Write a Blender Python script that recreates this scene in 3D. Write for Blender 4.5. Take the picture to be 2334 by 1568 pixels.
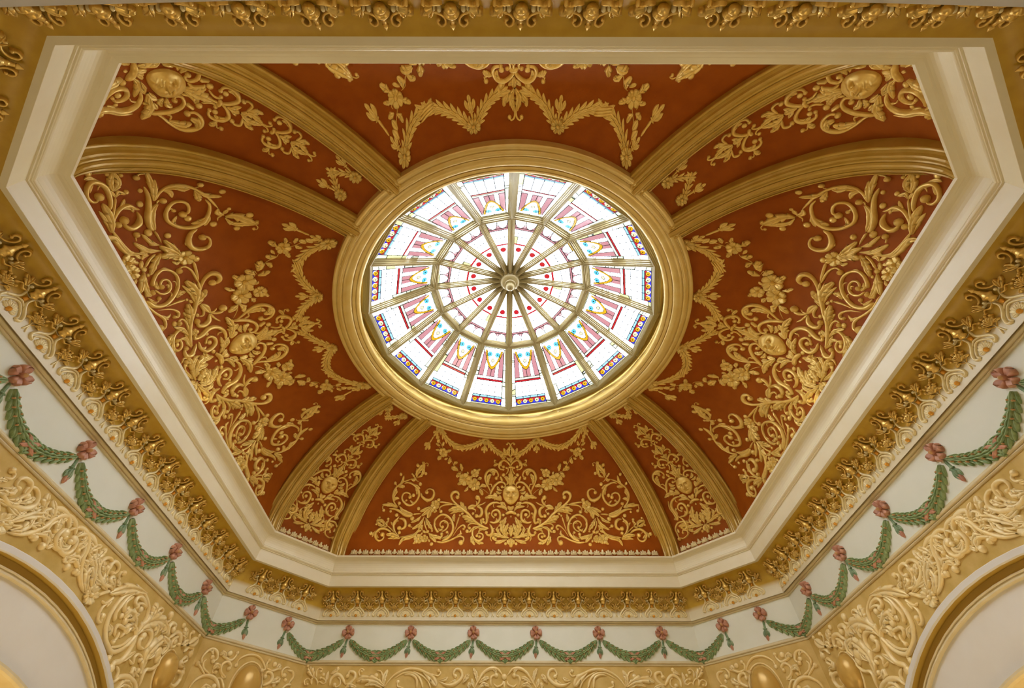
import bpy, math, random
import numpy as np
random.seed(7)
for _o in list(bpy.data.objects): bpy.data.objects.remove(_o)
SC = bpy.context.scene; COL = SC.collection
U = 6.0           # metres per working unit (a unit is the height of the frame lip above the camera)
Z0 = 0.27         # camera height above the floor, in units
from mathutils import Matrix, Vector

# ------------------------------------------------------------------ camera
CAMP = (-0.03854194, -1.21461724, 0.0)
RX, RY, RZ = 0.6988475430356434, 0.0019955361573804676, 0.0015228528872474928
def _rot():
    c, s = math.cos, math.sin
    X = np.array([[1,0,0],[0,c(RX),-s(RX)],[0,s(RX),c(RX)]])
    Y = np.array([[c(RY),0,s(RY)],[0,1,0],[-s(RY),0,c(RY)]])
    Z = np.array([[c(RZ),-s(RZ),0],[s(RZ),c(RZ),0],[0,0,1]])
    return X @ Y @ Z
RM = _rot()
cd = bpy.data.cameras.new('camera'); cam = bpy.data.objects.new('camera', cd); COL.objects.link(cam)
cd.sensor_width = 36.0; cd.sensor_fit = 'HORIZONTAL'; cd.lens = 1086.175 / 2334 * 36
cd.shift_x = 34.63 / 2334; cd.shift_y = 12.9 / 2334; cd.clip_end = 200; cd.clip_start = 0.05
M4 = Matrix.Identity(4)
for r in range(3):
    M4[r][0] = RM[0][r]; M4[r][1] = -RM[1][r]; M4[r][2] = -RM[2][r]
    M4[r][3] = (CAMP[0], CAMP[1], Z0)[r] * U
cam.matrix_world = M4
SC.camera = cam

# ------------------------------------------------------------------ world, exposure, daylight
SKY = 14.0
w = bpy.data.worlds.new('sky'); SC.world = w; w.use_nodes = True
nt = w.node_tree; bg = nt.nodes['Background']
tc = nt.nodes.new('ShaderNodeTexCoord'); nz = nt.nodes.new('ShaderNodeTexNoise'); rp = nt.nodes.new('ShaderNodeValToRGB')
nz.inputs['Scale'].default_value = 1.6; nz.inputs['Detail'].default_value = 5
nt.links.new(tc.outputs['Generated'], nz.inputs['Vector']); nt.links.new(nz.outputs['Fac'], rp.inputs['Fac'])
rp.color_ramp.elements[0].position = 0.3; rp.color_ramp.elements[0].color = (0.80, 0.87, 1.0, 1)
rp.color_ramp.elements[1].position = 0.6; rp.color_ramp.elements[1].color = (0.97, 0.98, 1.0, 1)
nt.links.new(rp.outputs['Color'], bg.inputs['Color']); bg.inputs['Strength'].default_value = SKY
SC.view_settings.view_transform = 'Standard'; SC.view_settings.look = 'None'
SC.view_settings.gamma = 1.0; SC.view_settings.exposure = 0.55
SC.view_settings.use_curve_mapping = False
SC.cycles.max_bounces = 5; SC.cycles.diffuse_bounces = 3; SC.cycles.glossy_bounces = 2
SC.cycles.use_adaptive_sampling = True; SC.cycles.adaptive_threshold = 0.07
SC.cycles.transparent_max_bounces = 16; SC.cycles.caustics_reflective = False; SC.cycles.caustics_refractive = False
SC.cycles.sample_clamp_indirect = 4.0
SC.cycles.use_light_tree = True

def area_light(name, loc, target, size, power, color, size_y=None, shape='RECTANGLE', portal=False):
    ld = bpy.data.lights.new(name, 'AREA'); ld.shape = shape; ld.size = size * U
    if size_y: ld.size_y = size_y * U
    ld.energy = power; ld.color = color
    if portal: ld.cycles.is_portal = True
    o = bpy.data.objects.new(name, ld); COL.objects.link(o)
    o.location = (loc[0] * U, loc[1] * U, (loc[2] + Z0) * U)
    d = Vector(((target[0] - loc[0]), (target[1] - loc[1]), (target[2] - loc[2])))
    o.rotation_euler = d.to_track_quat('-Z', 'Y').to_euler()
    return o
area_light('skylight_portal', (0.0225, 0, 2.06), (0.0225, 0, 0), 1.6, 1, (1, 1, 1), 1.6, portal=True)
# warm fill lights added low in the hall, out of view, far below the cornice
LIT = [((-1.05, 0.0, -0.12), (0.2, 0.0, 1.0), 0.9, 52, (1.0, 0.84, 0.56)),
       ((1.05, 0.0, -0.12), (-0.2, 0.0, 1.0), 0.9, 52, (1.0, 0.84, 0.56)),
       ((0.0, -1.0, -0.15), (0.0, 0.5, 1.0), 0.9, 34, (1.0, 0.84, 0.56)),
       ((0.0, 1.0, -0.15), (0.0, -0.5, 1.0), 0.9, 34, (1.0, 0.84, 0.56))]
for loc, tg, sz, pw, colr in LIT:
    area_light('hall_fill', loc, tg, sz, pw, colr, 0.3)

# unseen strip lights added behind the white frame to brighten the vault
for _x, _y in ((-1.045, 0), (1.045, 0), (0, -1.04), (0, 1.04)):
    area_light('ledge_fill', (_x, _y, 1.133), (_x * .55, _y * .55, 1.65), 1.5 if _x == 0 else .03, 20, (1.0, .82, .50), .03 if _x == 0 else 1.5)

# ------------------------------------------------------------------ materials
def lin(c): return tuple((x / 12.92 if x <= 0.04045 else ((x + 0.055) / 1.055) ** 2.4) for x in (v / 255 for v in c))
def mat(name, col, rough=0.5, metal=0.0, col2=None, scale=6.0, bump=0.0, bscale=30.0, spec=0.5, detail=4, p=(0.35, 0.65)):
    m = bpy.data.materials.new(name); m.use_nodes = True; n = m.node_tree
    b = n.nodes['Principled BSDF']; b.inputs['Roughness'].default_value = rough; b.inputs['Metallic'].default_value = metal
    b.inputs['Base Color'].default_value = (*col, 1); b.inputs['Specular IOR Level'].default_value = spec
    if col2 or bump:
        tcn = n.nodes.new('ShaderNodeTexCoord')
    if col2:
        t = n.nodes.new('ShaderNodeTexNoise'); t.inputs['Scale'].default_value = scale; t.inputs['Detail'].default_value = detail
        n.links.new(tcn.outputs['Object'], t.inputs['Vector'])
        r = n.nodes.new('ShaderNodeValToRGB'); n.links.new(t.outputs['Fac'], r.inputs['Fac'])
        r.color_ramp.elements[0].position = p[0]; r.color_ramp.elements[1].position = p[1]
        r.color_ramp.elements[0].color = (*col, 1); r.color_ramp.elements[1].color = (*col2, 1)
        n.links.new(r.outputs['Color'], b.inputs['Base Color'])
    if bump:
        t2 = n.nodes.new('ShaderNodeTexNoise'); t2.inputs['Scale'].default_value = bscale; t2.inputs['Detail'].default_value = 3
        n.links.new(tcn.outputs['Object'], t2.inputs['Vector'])
        bp = n.nodes.new('ShaderNodeBump'); bp.inputs['Strength'].default_value = bump; bp.inputs['Distance'].default_value = 0.02
        n.links.new(t2.outputs['Fac'], bp.inputs['Height']); n.links.new(bp.outputs['Normal'], b.inputs['Normal'])
    return m
M = {}
M['cream'] = mat('cream_paint', (.83, .75, .53), .32, 0, (.85, .78, .57), 3, .05, 9)
M['cove'] = mat('gold_paint', (.52, .31, .02), .42, 0, (.58, .36, .03), 5, .08, 12)
n_ = M['cove'].node_tree; b_ = n_.nodes['Principled BSDF']; lk = b_.inputs['Base Color'].links[0].from_socket
tc_ = n_.nodes.new('ShaderNodeTexCoord'); sp_ = n_.nodes.new('ShaderNodeSeparateXYZ'); mr = n_.nodes.new('ShaderNodeMapRange'); mx_ = n_.nodes.new('ShaderNodeMix'); mx_.data_type = 'RGBA'
n_.links.new(tc_.outputs['Object'], sp_.inputs[0]); n_.links.new(sp_.outputs['Z'], mr.inputs['Value'])
mr.inputs['From Min'].default_value = (.916 + Z0) * U; mr.inputs['From Max'].default_value = (.934 + Z0) * U
n_.links.new(mr.outputs['Result'], mx_.inputs[0]); mx_.inputs[6].default_value = (.76, .68, .46, 1); n_.links.new(lk, mx_.inputs[7]); n_.links.new(mx_.outputs[2], b_.inputs['Base Color'])
M['reveal'] = mat('ochre_reveal', (.50, .32, .05), .5)
M['cream_low'] = mat('cream_gold_paint', (.72, .60, .34), .42, 0, (.76, .65, .40), 5)
M['gilt'] = mat('gilding', (.90, .64, .20), .30, .55, (.74, .48, .11), 9)
M['gilt_pale'] = mat('pale_gilding', (.92, .80, .46), .36, .12, (.84, .70, .36), 9)
M['bead'] = mat('burnished_gold', (.85, .42, .06), .25, .5)
M['red'] = mat('red_plaster', (.27, .060, .0025), .62, 0, (.33, .080, .004), 3.5, .10, 26, .12, 6, (.3, .7))
M['orn'] = mat('ochre_relief', (.78, .51, .11), .32, .25, (.86, .62, .18), 8)
M['rib'] = mat('ochre_gold_plaster', (.50, .31, .045), .30, .12, (.56, .36, .07), 4)
M['ring'] = mat('cream_gold_plaster', (.66, .46, .13), .26, .12, (.70, .52, .18), 4)
M['frame'] = mat('stone_grey_paint', (.32, .265, .13), .26, .08)
M['tan'] = mat('ochre_mottled_plaster', (.58, .39, .10), .6, 0, (.70, .50, .17), 2.6, .05, 20, .3, 8, (.38, .62))
M['worn'] = mat('pale_ochre_relief', (.92, .70, .30), .38, .08, (.96, .80, .44), 6)
M['frieze'] = mat('ivory_plaster', (.79, .80, .67), .6, 0, (.82, .83, .71), 2, .03, 20, .3)
M['tymp'] = mat('white_plaster', (.76, .73, .66), .7, 0, (.78, .76, .70), 2)
M['green'] = mat('green_leaf_paint', (.16, .25, .12), .5, 0, (.33, .42, .25), 10, 0, 30, .4, 4, (.4, .6))
M['leafy'] = mat('sage_leaf_paint', (.19, .29, .11), .45, 0, (.36, .46, .21), 12)
M['pink'] = mat('rose_paint', (.50, .22, .13), .5, 0, (.66, .34, .21), 9)
M['berry'] = mat('berry_paint', (.62, .36, .16), .4)
M['floor'] = mat('dark_patterned_floor', (.16, .10, .06), .4, 0, (.10, .06, .04), 1.5)
M['lead'] = mat('lead_came', (.03, .035, .04), .5, .3)
def glassm(name, col, g=.06):
    m = bpy.data.materials.new(name); m.use_nodes = True; n = m.node_tree; n.nodes.clear()
    o = n.nodes.new('ShaderNodeOutputMaterial'); mx = n.nodes.new('ShaderNodeMixShader')
    t = n.nodes.new('ShaderNodeBsdfTransparent'); gl = n.nodes.new('ShaderNodeBsdfGlossy')
    gl.inputs['Roughness'].default_value = .12
    t.inputs['Color'].default_value = (*col, 1)
    mx.inputs['Fac'].default_value = g
    n.links.new(t.outputs[0], mx.inputs[1]); n.links.new(gl.outputs[0], mx.inputs[2]); n.links.new(mx.outputs[0], o.inputs['Surface'])
    return m
G = {'clear': glassm('clear_glass', (.86, .88, .88)), 'pale': glassm('pale_green_glass', (0.0936, 0.0972, 0.0684)),
     'yel': glassm('yellow_glass', (0.0864, 0.0828, 0.0360)), 'pink': glassm('rose_glass', (0.0559, 0.0233, 0.0245)),
     'red': glassm('ruby_glass', (0.0540, 0.0014, 0.0022)), 'blue': glassm('cobalt_glass', (0.0043, 0.0043, 0.0684)),
     'sky': glassm('light_blue_glass', (0.0360, 0.0648, 0.0900)), 'cyan': glassm('turquoise_glass', (0.0125, 0.0576, 0.0720)),
     'amber': glassm('amber_glass', (0.0720, 0.0377, 0.0014)), 'straw': glassm('straw_glass', (0.0864, 0.0720, 0.0432)),
     'grey': glassm('smoke_glass', (0.0720, 0.0756, 0.0720))}
GK = list(G); GI = {k: i for i, k in enumerate(GK)}; GI['lead'] = len(GK)
GM = [G[k] for k in GK] + [M['lead']]

# ------------------------------------------------------------------ mesh builder and object helpers
class MB:
    def __init__(s): s.v = []; s.f = []; s.n = 0; s.mi = []
    def add(s, verts, faces, mi=0, flip=False):
        verts = np.asarray(verts, float).reshape(-1, 3); s.v.append(verts)
        for f in faces:
            g = tuple(i + s.n for i in f); s.f.append(g[::-1] if flip else g); s.mi.append(mi)
        s.n += len(verts)
    def grid(s, V, closed_u=False, closed_v=False, mi=0, flip=False):
        a, b = V.shape[:2]; F = []
        for i in range(a if closed_u else a - 1):
            for j in range(b if closed_v else b - 1):
                i2, j2 = (i + 1) % a, (j + 1) % b
                F.append((i * b + j, i * b + j2, i2 * b + j2, i2 * b + j))
        s.add(V.reshape(-1, 3), F, mi, flip)
    def box(s, c, d, mi=0):
        x, y, z = c; a, b, e = d
        V = [(x + i * a / 2, y + j * b / 2, z + k * e / 2) for i in (-1, 1) for j in (-1, 1) for k in (-1, 1)]
        s.add(V, [(0, 1, 3, 2), (4, 6, 7, 5), (0, 4, 5, 1), (2, 3, 7, 6), (0, 2, 6, 4), (1, 5, 7, 3)], mi)
    def mesh(s, name, mats, org=(0, 0, 0), smooth=True, world=True):
        V = np.concatenate(s.v)
        if world: V = V + np.array([0, 0, Z0]) - np.array(org)
        V = V * U
        me = bpy.data.meshes.new(name); me.from_pydata(V.tolist(), [], s.f)
        for m in (mats if isinstance(mats, list) else [mats]): me.materials.append(m)
        if any(s.mi): me.polygons.foreach_set('material_index', s.mi)
        if smooth: me.polygons.foreach_set('use_smooth', [True] * len(s.f))
        me.update(); return me
    def build(s, name, mats, parent=None, smooth=True, org=(0, 0, 0), world=True, kind=None):
        o = bpy.data.objects.new(name, s.mesh(name, mats, org, smooth, world)); COL.objects.link(o)
        if parent: o.parent = parent
        if kind: o['kind'] = kind
        return o
def tag(o, label, cat, group=None):
    o['label'] = label; o['category'] = cat
    if group: o['group'] = group
    return o
def empty(name, loc, label, cat, group=None, rz=0):
    o = bpy.data.objects.new(name, None); COL.objects.link(o); o.empty_display_size = .1
    o.location = (loc[0] * U, loc[1] * U, (loc[2] + Z0) * U); o.rotation_euler.z = rz
    return tag(o, label, cat, group)
def copy_tree(o, parent=None):
    c = o.copy(); COL.objects.link(c); c.parent = parent
    for ch in o.children: copy_tree(ch, c)
    return c
def proj(p):
    v = RM @ (np.array(p) - np.array(CAMP))
    return 1167 - 34.6 + 1086.175 * v[0] / v[2], 784 + 12.9 + 1086.175 * v[1] / v[2]
def infr(p, m=40):
    x, y = proj(p); return -m < x < 2334 + m and -m < y < 1568 + m

# ------------------------------------------------------------------ plan geometry
OA, OB, OK = 1.08834, 1.08198, 1.91157
CX, RR, ZB, HZ, RA = .0225, .737, 1.18, .445, (36.8, 54.8)
def corners(d):
    a = OA + d; b = OB + d; k = OK + d * math.sqrt(2)
    return [(-(k-b), -b), (-a, -(k-a)), (-a, k-a), (-(k-b), b), (k-b, b), (a, k-a), (a, -(k-a)), (k-b, -b)]
AZ = [-180+RA[1], -180+RA[0], 180-RA[0], 180-RA[1], RA[1], RA[0], -RA[0], -RA[1]]
SIDE = ['near_left', 'left', 'far_left', 'far', 'far_right', 'right', 'near_right', 'near']
WHERE = ['upper-left small', 'left', 'lower-left small', 'bottom', 'lower-right small', 'right', 'upper-right small', 'top']
class Panel:
    def __init__(s, i):
        c = corners(0); s.i = i; s.A = np.array(c[i]); s.B = np.array(c[(i+1) % 8]); a0 = AZ[i]; a1 = AZ[(i+1) % 8]
        while a1 - a0 > 180: a1 -= 360
        while a1 - a0 < -180: a1 += 360
        s.a0, s.a1 = math.radians(a0), math.radians(a1)
        q = np.linspace(0, 1, 201); P = s.P(np.zeros(201), q)
        s.arc = np.concatenate([[0], np.cumsum(np.linalg.norm(np.diff(P, axis=0), axis=1))]); s.ss = q
        s.ww = np.linalg.norm(s.P(np.ones(201), q) - s.P(-np.ones(201), q), axis=1) / 2
    def P(s, t, q):
        t = np.asarray(t, float); q = np.asarray(q, float)
        f = ((1 - t) / 2)[..., None]; B = s.A * f + s.B * (1 - f); a = s.a0 * f[..., 0] + s.a1 * (1 - f[..., 0])
        C = np.stack([CX + RR * np.cos(a), RR * np.sin(a)], -1)
        th = np.clip(q, 0, None) * math.pi / 2
        h = C + (B - C) * np.cos(th)[..., None]; z = ZB + HZ * np.sin(th) + np.minimum(q, 0) * math.pi / 2 * HZ
        return np.concatenate([h, z[..., None]], -1)
    def N(s, t, q):
        e = 1e-3; q1 = np.minimum(q + e, 1)
        n = np.cross(s.P(t + e, q) - s.P(t - e, q), s.P(t, q1) - s.P(t, q1 - 2 * e)); n /= np.linalg.norm(n, axis=-1, keepdims=True)
        p = s.P(t, q); sg = np.sign(np.sum(n * (np.array([0, 0, .9]) - p), -1, keepdims=True)); return n * sg
    def map(s, uv, h):
        u = uv[..., 0]; v = uv[..., 1]
        q = np.where(v >= 0, np.interp(v, s.arc, s.ss), v / (math.pi / 2 * HZ)); wd = np.interp(q, s.ss, s.ww); t = u / wd
        return s.P(t, q) + s.N(t, q) * h[..., None]
PAN = [Panel(i) for i in range(8)]
def lipclear(p, mg=.035):
    # does the sight line to p pass inside the opening of the frame
    c = np.array(CAMP); p = np.array(p); t = 1.1185 / p[2]
    if t > 1: return False
    x, y, z = c + (p - c) * t; d = -.0457 + mg
    return abs(x) < OA + d and abs(y) < OB + d and abs(x) + abs(y) < OK + d * 1.414

# ------------------------------------------------------------------ relief strokes
def smooth_pts(P, k=5):
    P = np.asarray(P, float); n = len(P)
    if n < 3: return np.array([P[0] + (P[-1] - P[0]) * t for t in np.linspace(0, 1, k + 1)])
    Q = np.vstack([2 * P[0] - P[1], P, 2 * P[-1] - P[-2]]); out = []
    for i in range(n - 1):
        p0, p1, p2, p3 = Q[i:i+4]
        for j in range(k):
            t = j / k
            out.append(.5 * ((2*p1) + (-p0+p2)*t + (2*p0-5*p1+4*p2-p3)*t*t + (-p0+3*p1-3*p2+p3)*t**3))
    out.append(P[-1]); return np.array(out)
def perp(S):
    d = np.gradient(S, axis=0); d /= (np.linalg.norm(d, axis=1, keepdims=True) + 1e-12)
    return d, np.stack([-d[:, 1], d[:, 0]], 1)
HS = 1.0; WF = .88; HCAP = .016
def s_tube(mb, mp, pts, ws, ball=0, k=5, hs=.85, lift=0.0, mi=0):
    S = smooth_pts(pts, k); n = len(S); d, p = perp(S)
    ws = list(ws)
    if len(ws) == 1: ws = [ws[0] * .7, ws[0], ws[0] * .8]
    w = np.interp(np.linspace(0, 1, n), np.linspace(0, 1, len(ws)), ws) / 2
    w = w * WF; w[0] *= .35; w[1] *= .8
    if not ball: w[-1] *= .3; w[-2] *= .75
    ang = np.linspace(0, math.pi, 7); cs = np.concatenate([[1.0], np.cos(ang), [-1.0]]); sn = np.concatenate([[-.9], np.sin(ang), [-.9]])
    cs[1], cs[-2] = 1, -1; sn[1] = sn[-2] = .25
    uv = S[:, None, :] + p[:, None, :] * (w[:, None] * cs)[..., None]
    hc = np.minimum(w * 2 * hs * HS, HCAP)
    h = hc[:, None] * sn + lift; h[:, 0] = h[:, -1] = -.004
    mb.grid(mp(uv, h), mi=mi)
    if ball: s_ball(mb, mp, S[-1], ball, hs, lift, mi)
def s_ball(mb, mp, c, r, hs=.62, lift=0.0, mi=0):
    A = np.linspace(0, 2 * math.pi, 13)[:-1]; R = np.array([1.0, 1.0, .86, .5, .02]); H = np.array([-.9, .3, .75, 1.1, 1.25]) * min(r * hs * 1.35, HCAP * .9) + lift; H[0] = -.004
    uv = np.array(c) + np.stack([np.outer(R, np.cos(A)), np.outer(R, np.sin(A))], -1) * r
    mb.grid(mp(uv, np.repeat(H[:, None], 12, 1)), closed_v=True, mi=mi)
def s_leaf(mb, mp, pts, wd, lobes=0, hs=.42, lift=0.0, mi=0):
    S = smooth_pts(pts, 4 if lobes < 3 else 6); n0 = len(S)
    tt = []
    if lobes == 0: tt = list(np.linspace(0, 1, 10))
    else:
        L = lobes + .999
        for i in range(int(L) + 1):
            for f in (0, .35, .7, 1.0):
                t = (i + f) / (int(L) + 1); tt.append(t if f < 1 else t - .012)
        tt[-1] = 1.0
    tt = np.array(tt); idx = tt * (n0 - 1)
    C = np.stack([np.interp(idx, np.arange(n0), S[:, j]) for j in (0, 1)], 1); d, p = perp(C)
    env = np.interp(tt, [0, .15, .45, .75, .92, 1], [.22, .55, 1, .80, .40, .04])
    fwd = np.zeros(len(tt))
    if lobes:
        ph = (tt * (lobes + 1)) % 1.0; ph[-1] = 1; ser = .58 + .42 * np.clip(ph / .85, 0, 1); ser[-4:] = np.maximum(ser[-4:], .8); env = env * ser; fwd = .16 * ph * wd
        fwd[-1] = 0
    w = env * wd / 2
    cs = np.array([-1, -1, -.62, -.18, 0, .18, .62, 1, 1.]); hh = np.array([0, .30, 1.0, .86, .38, .86, 1.0, .30, 0])
    uv = C[:, None, :] + p[:, None, :] * (w[:, None] * cs)[..., None] + d[:, None, :] * (fwd[:, None] * np.abs(cs) ** 2)[..., None]
    hm = np.interp(tt, [0, .3, .8, 1], [.7, 1, .9, .45]) * min(wd * hs, .013) * HS + lift
    h = hm[:, None] * hh; h[:, 0] = h[:, -1] = -.004
    V = mp(uv, h); mb.grid(V, mi=mi)
def s_flower(mb, mp, c, r, n=5, hs=.4, lift=0.0, rot=.3, mi=0, mic=0):
    for i in range(n):
        a = rot + 2 * math.pi * i / n; dx = np.array([math.cos(a), math.sin(a)])
        P = [np.array(c) + dx * r * k for k in (.15, .6, 1.0)]
        S = np.array(P); tt = np.array([0, .2, .45, .7, .9, 1]); Cc = np.stack([np.interp(tt * 2, [0, 1, 2], S[:, j]) for j in (0, 1)], 1)
        p = np.array([-dx[1], dx[0]]); w = np.array([.16, .40, .68, .80, .60, .08]) * r * math.sin(math.pi / n) * (1.02 if n > 4 else .98)
        cs = np.array([-1, -1, -.5, 0, .5, 1, 1.]); hh = np.array([0, .45, 1, .35, 1, .45, 0])
        uv = Cc[:, None, :] + p * (w[:, None] * cs)[..., None]; hm = np.array([.3, .45, .75, 1.0, 1.05, .7]) * r * hs + lift
        h = hm[:, None] * hh; h[:, 0] = h[:, -1] = -.004
        mb.grid(mp(uv, h), mi=mi)
    s_ball(mb, mp, c, r * .26, 1.3, lift, mic)

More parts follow.
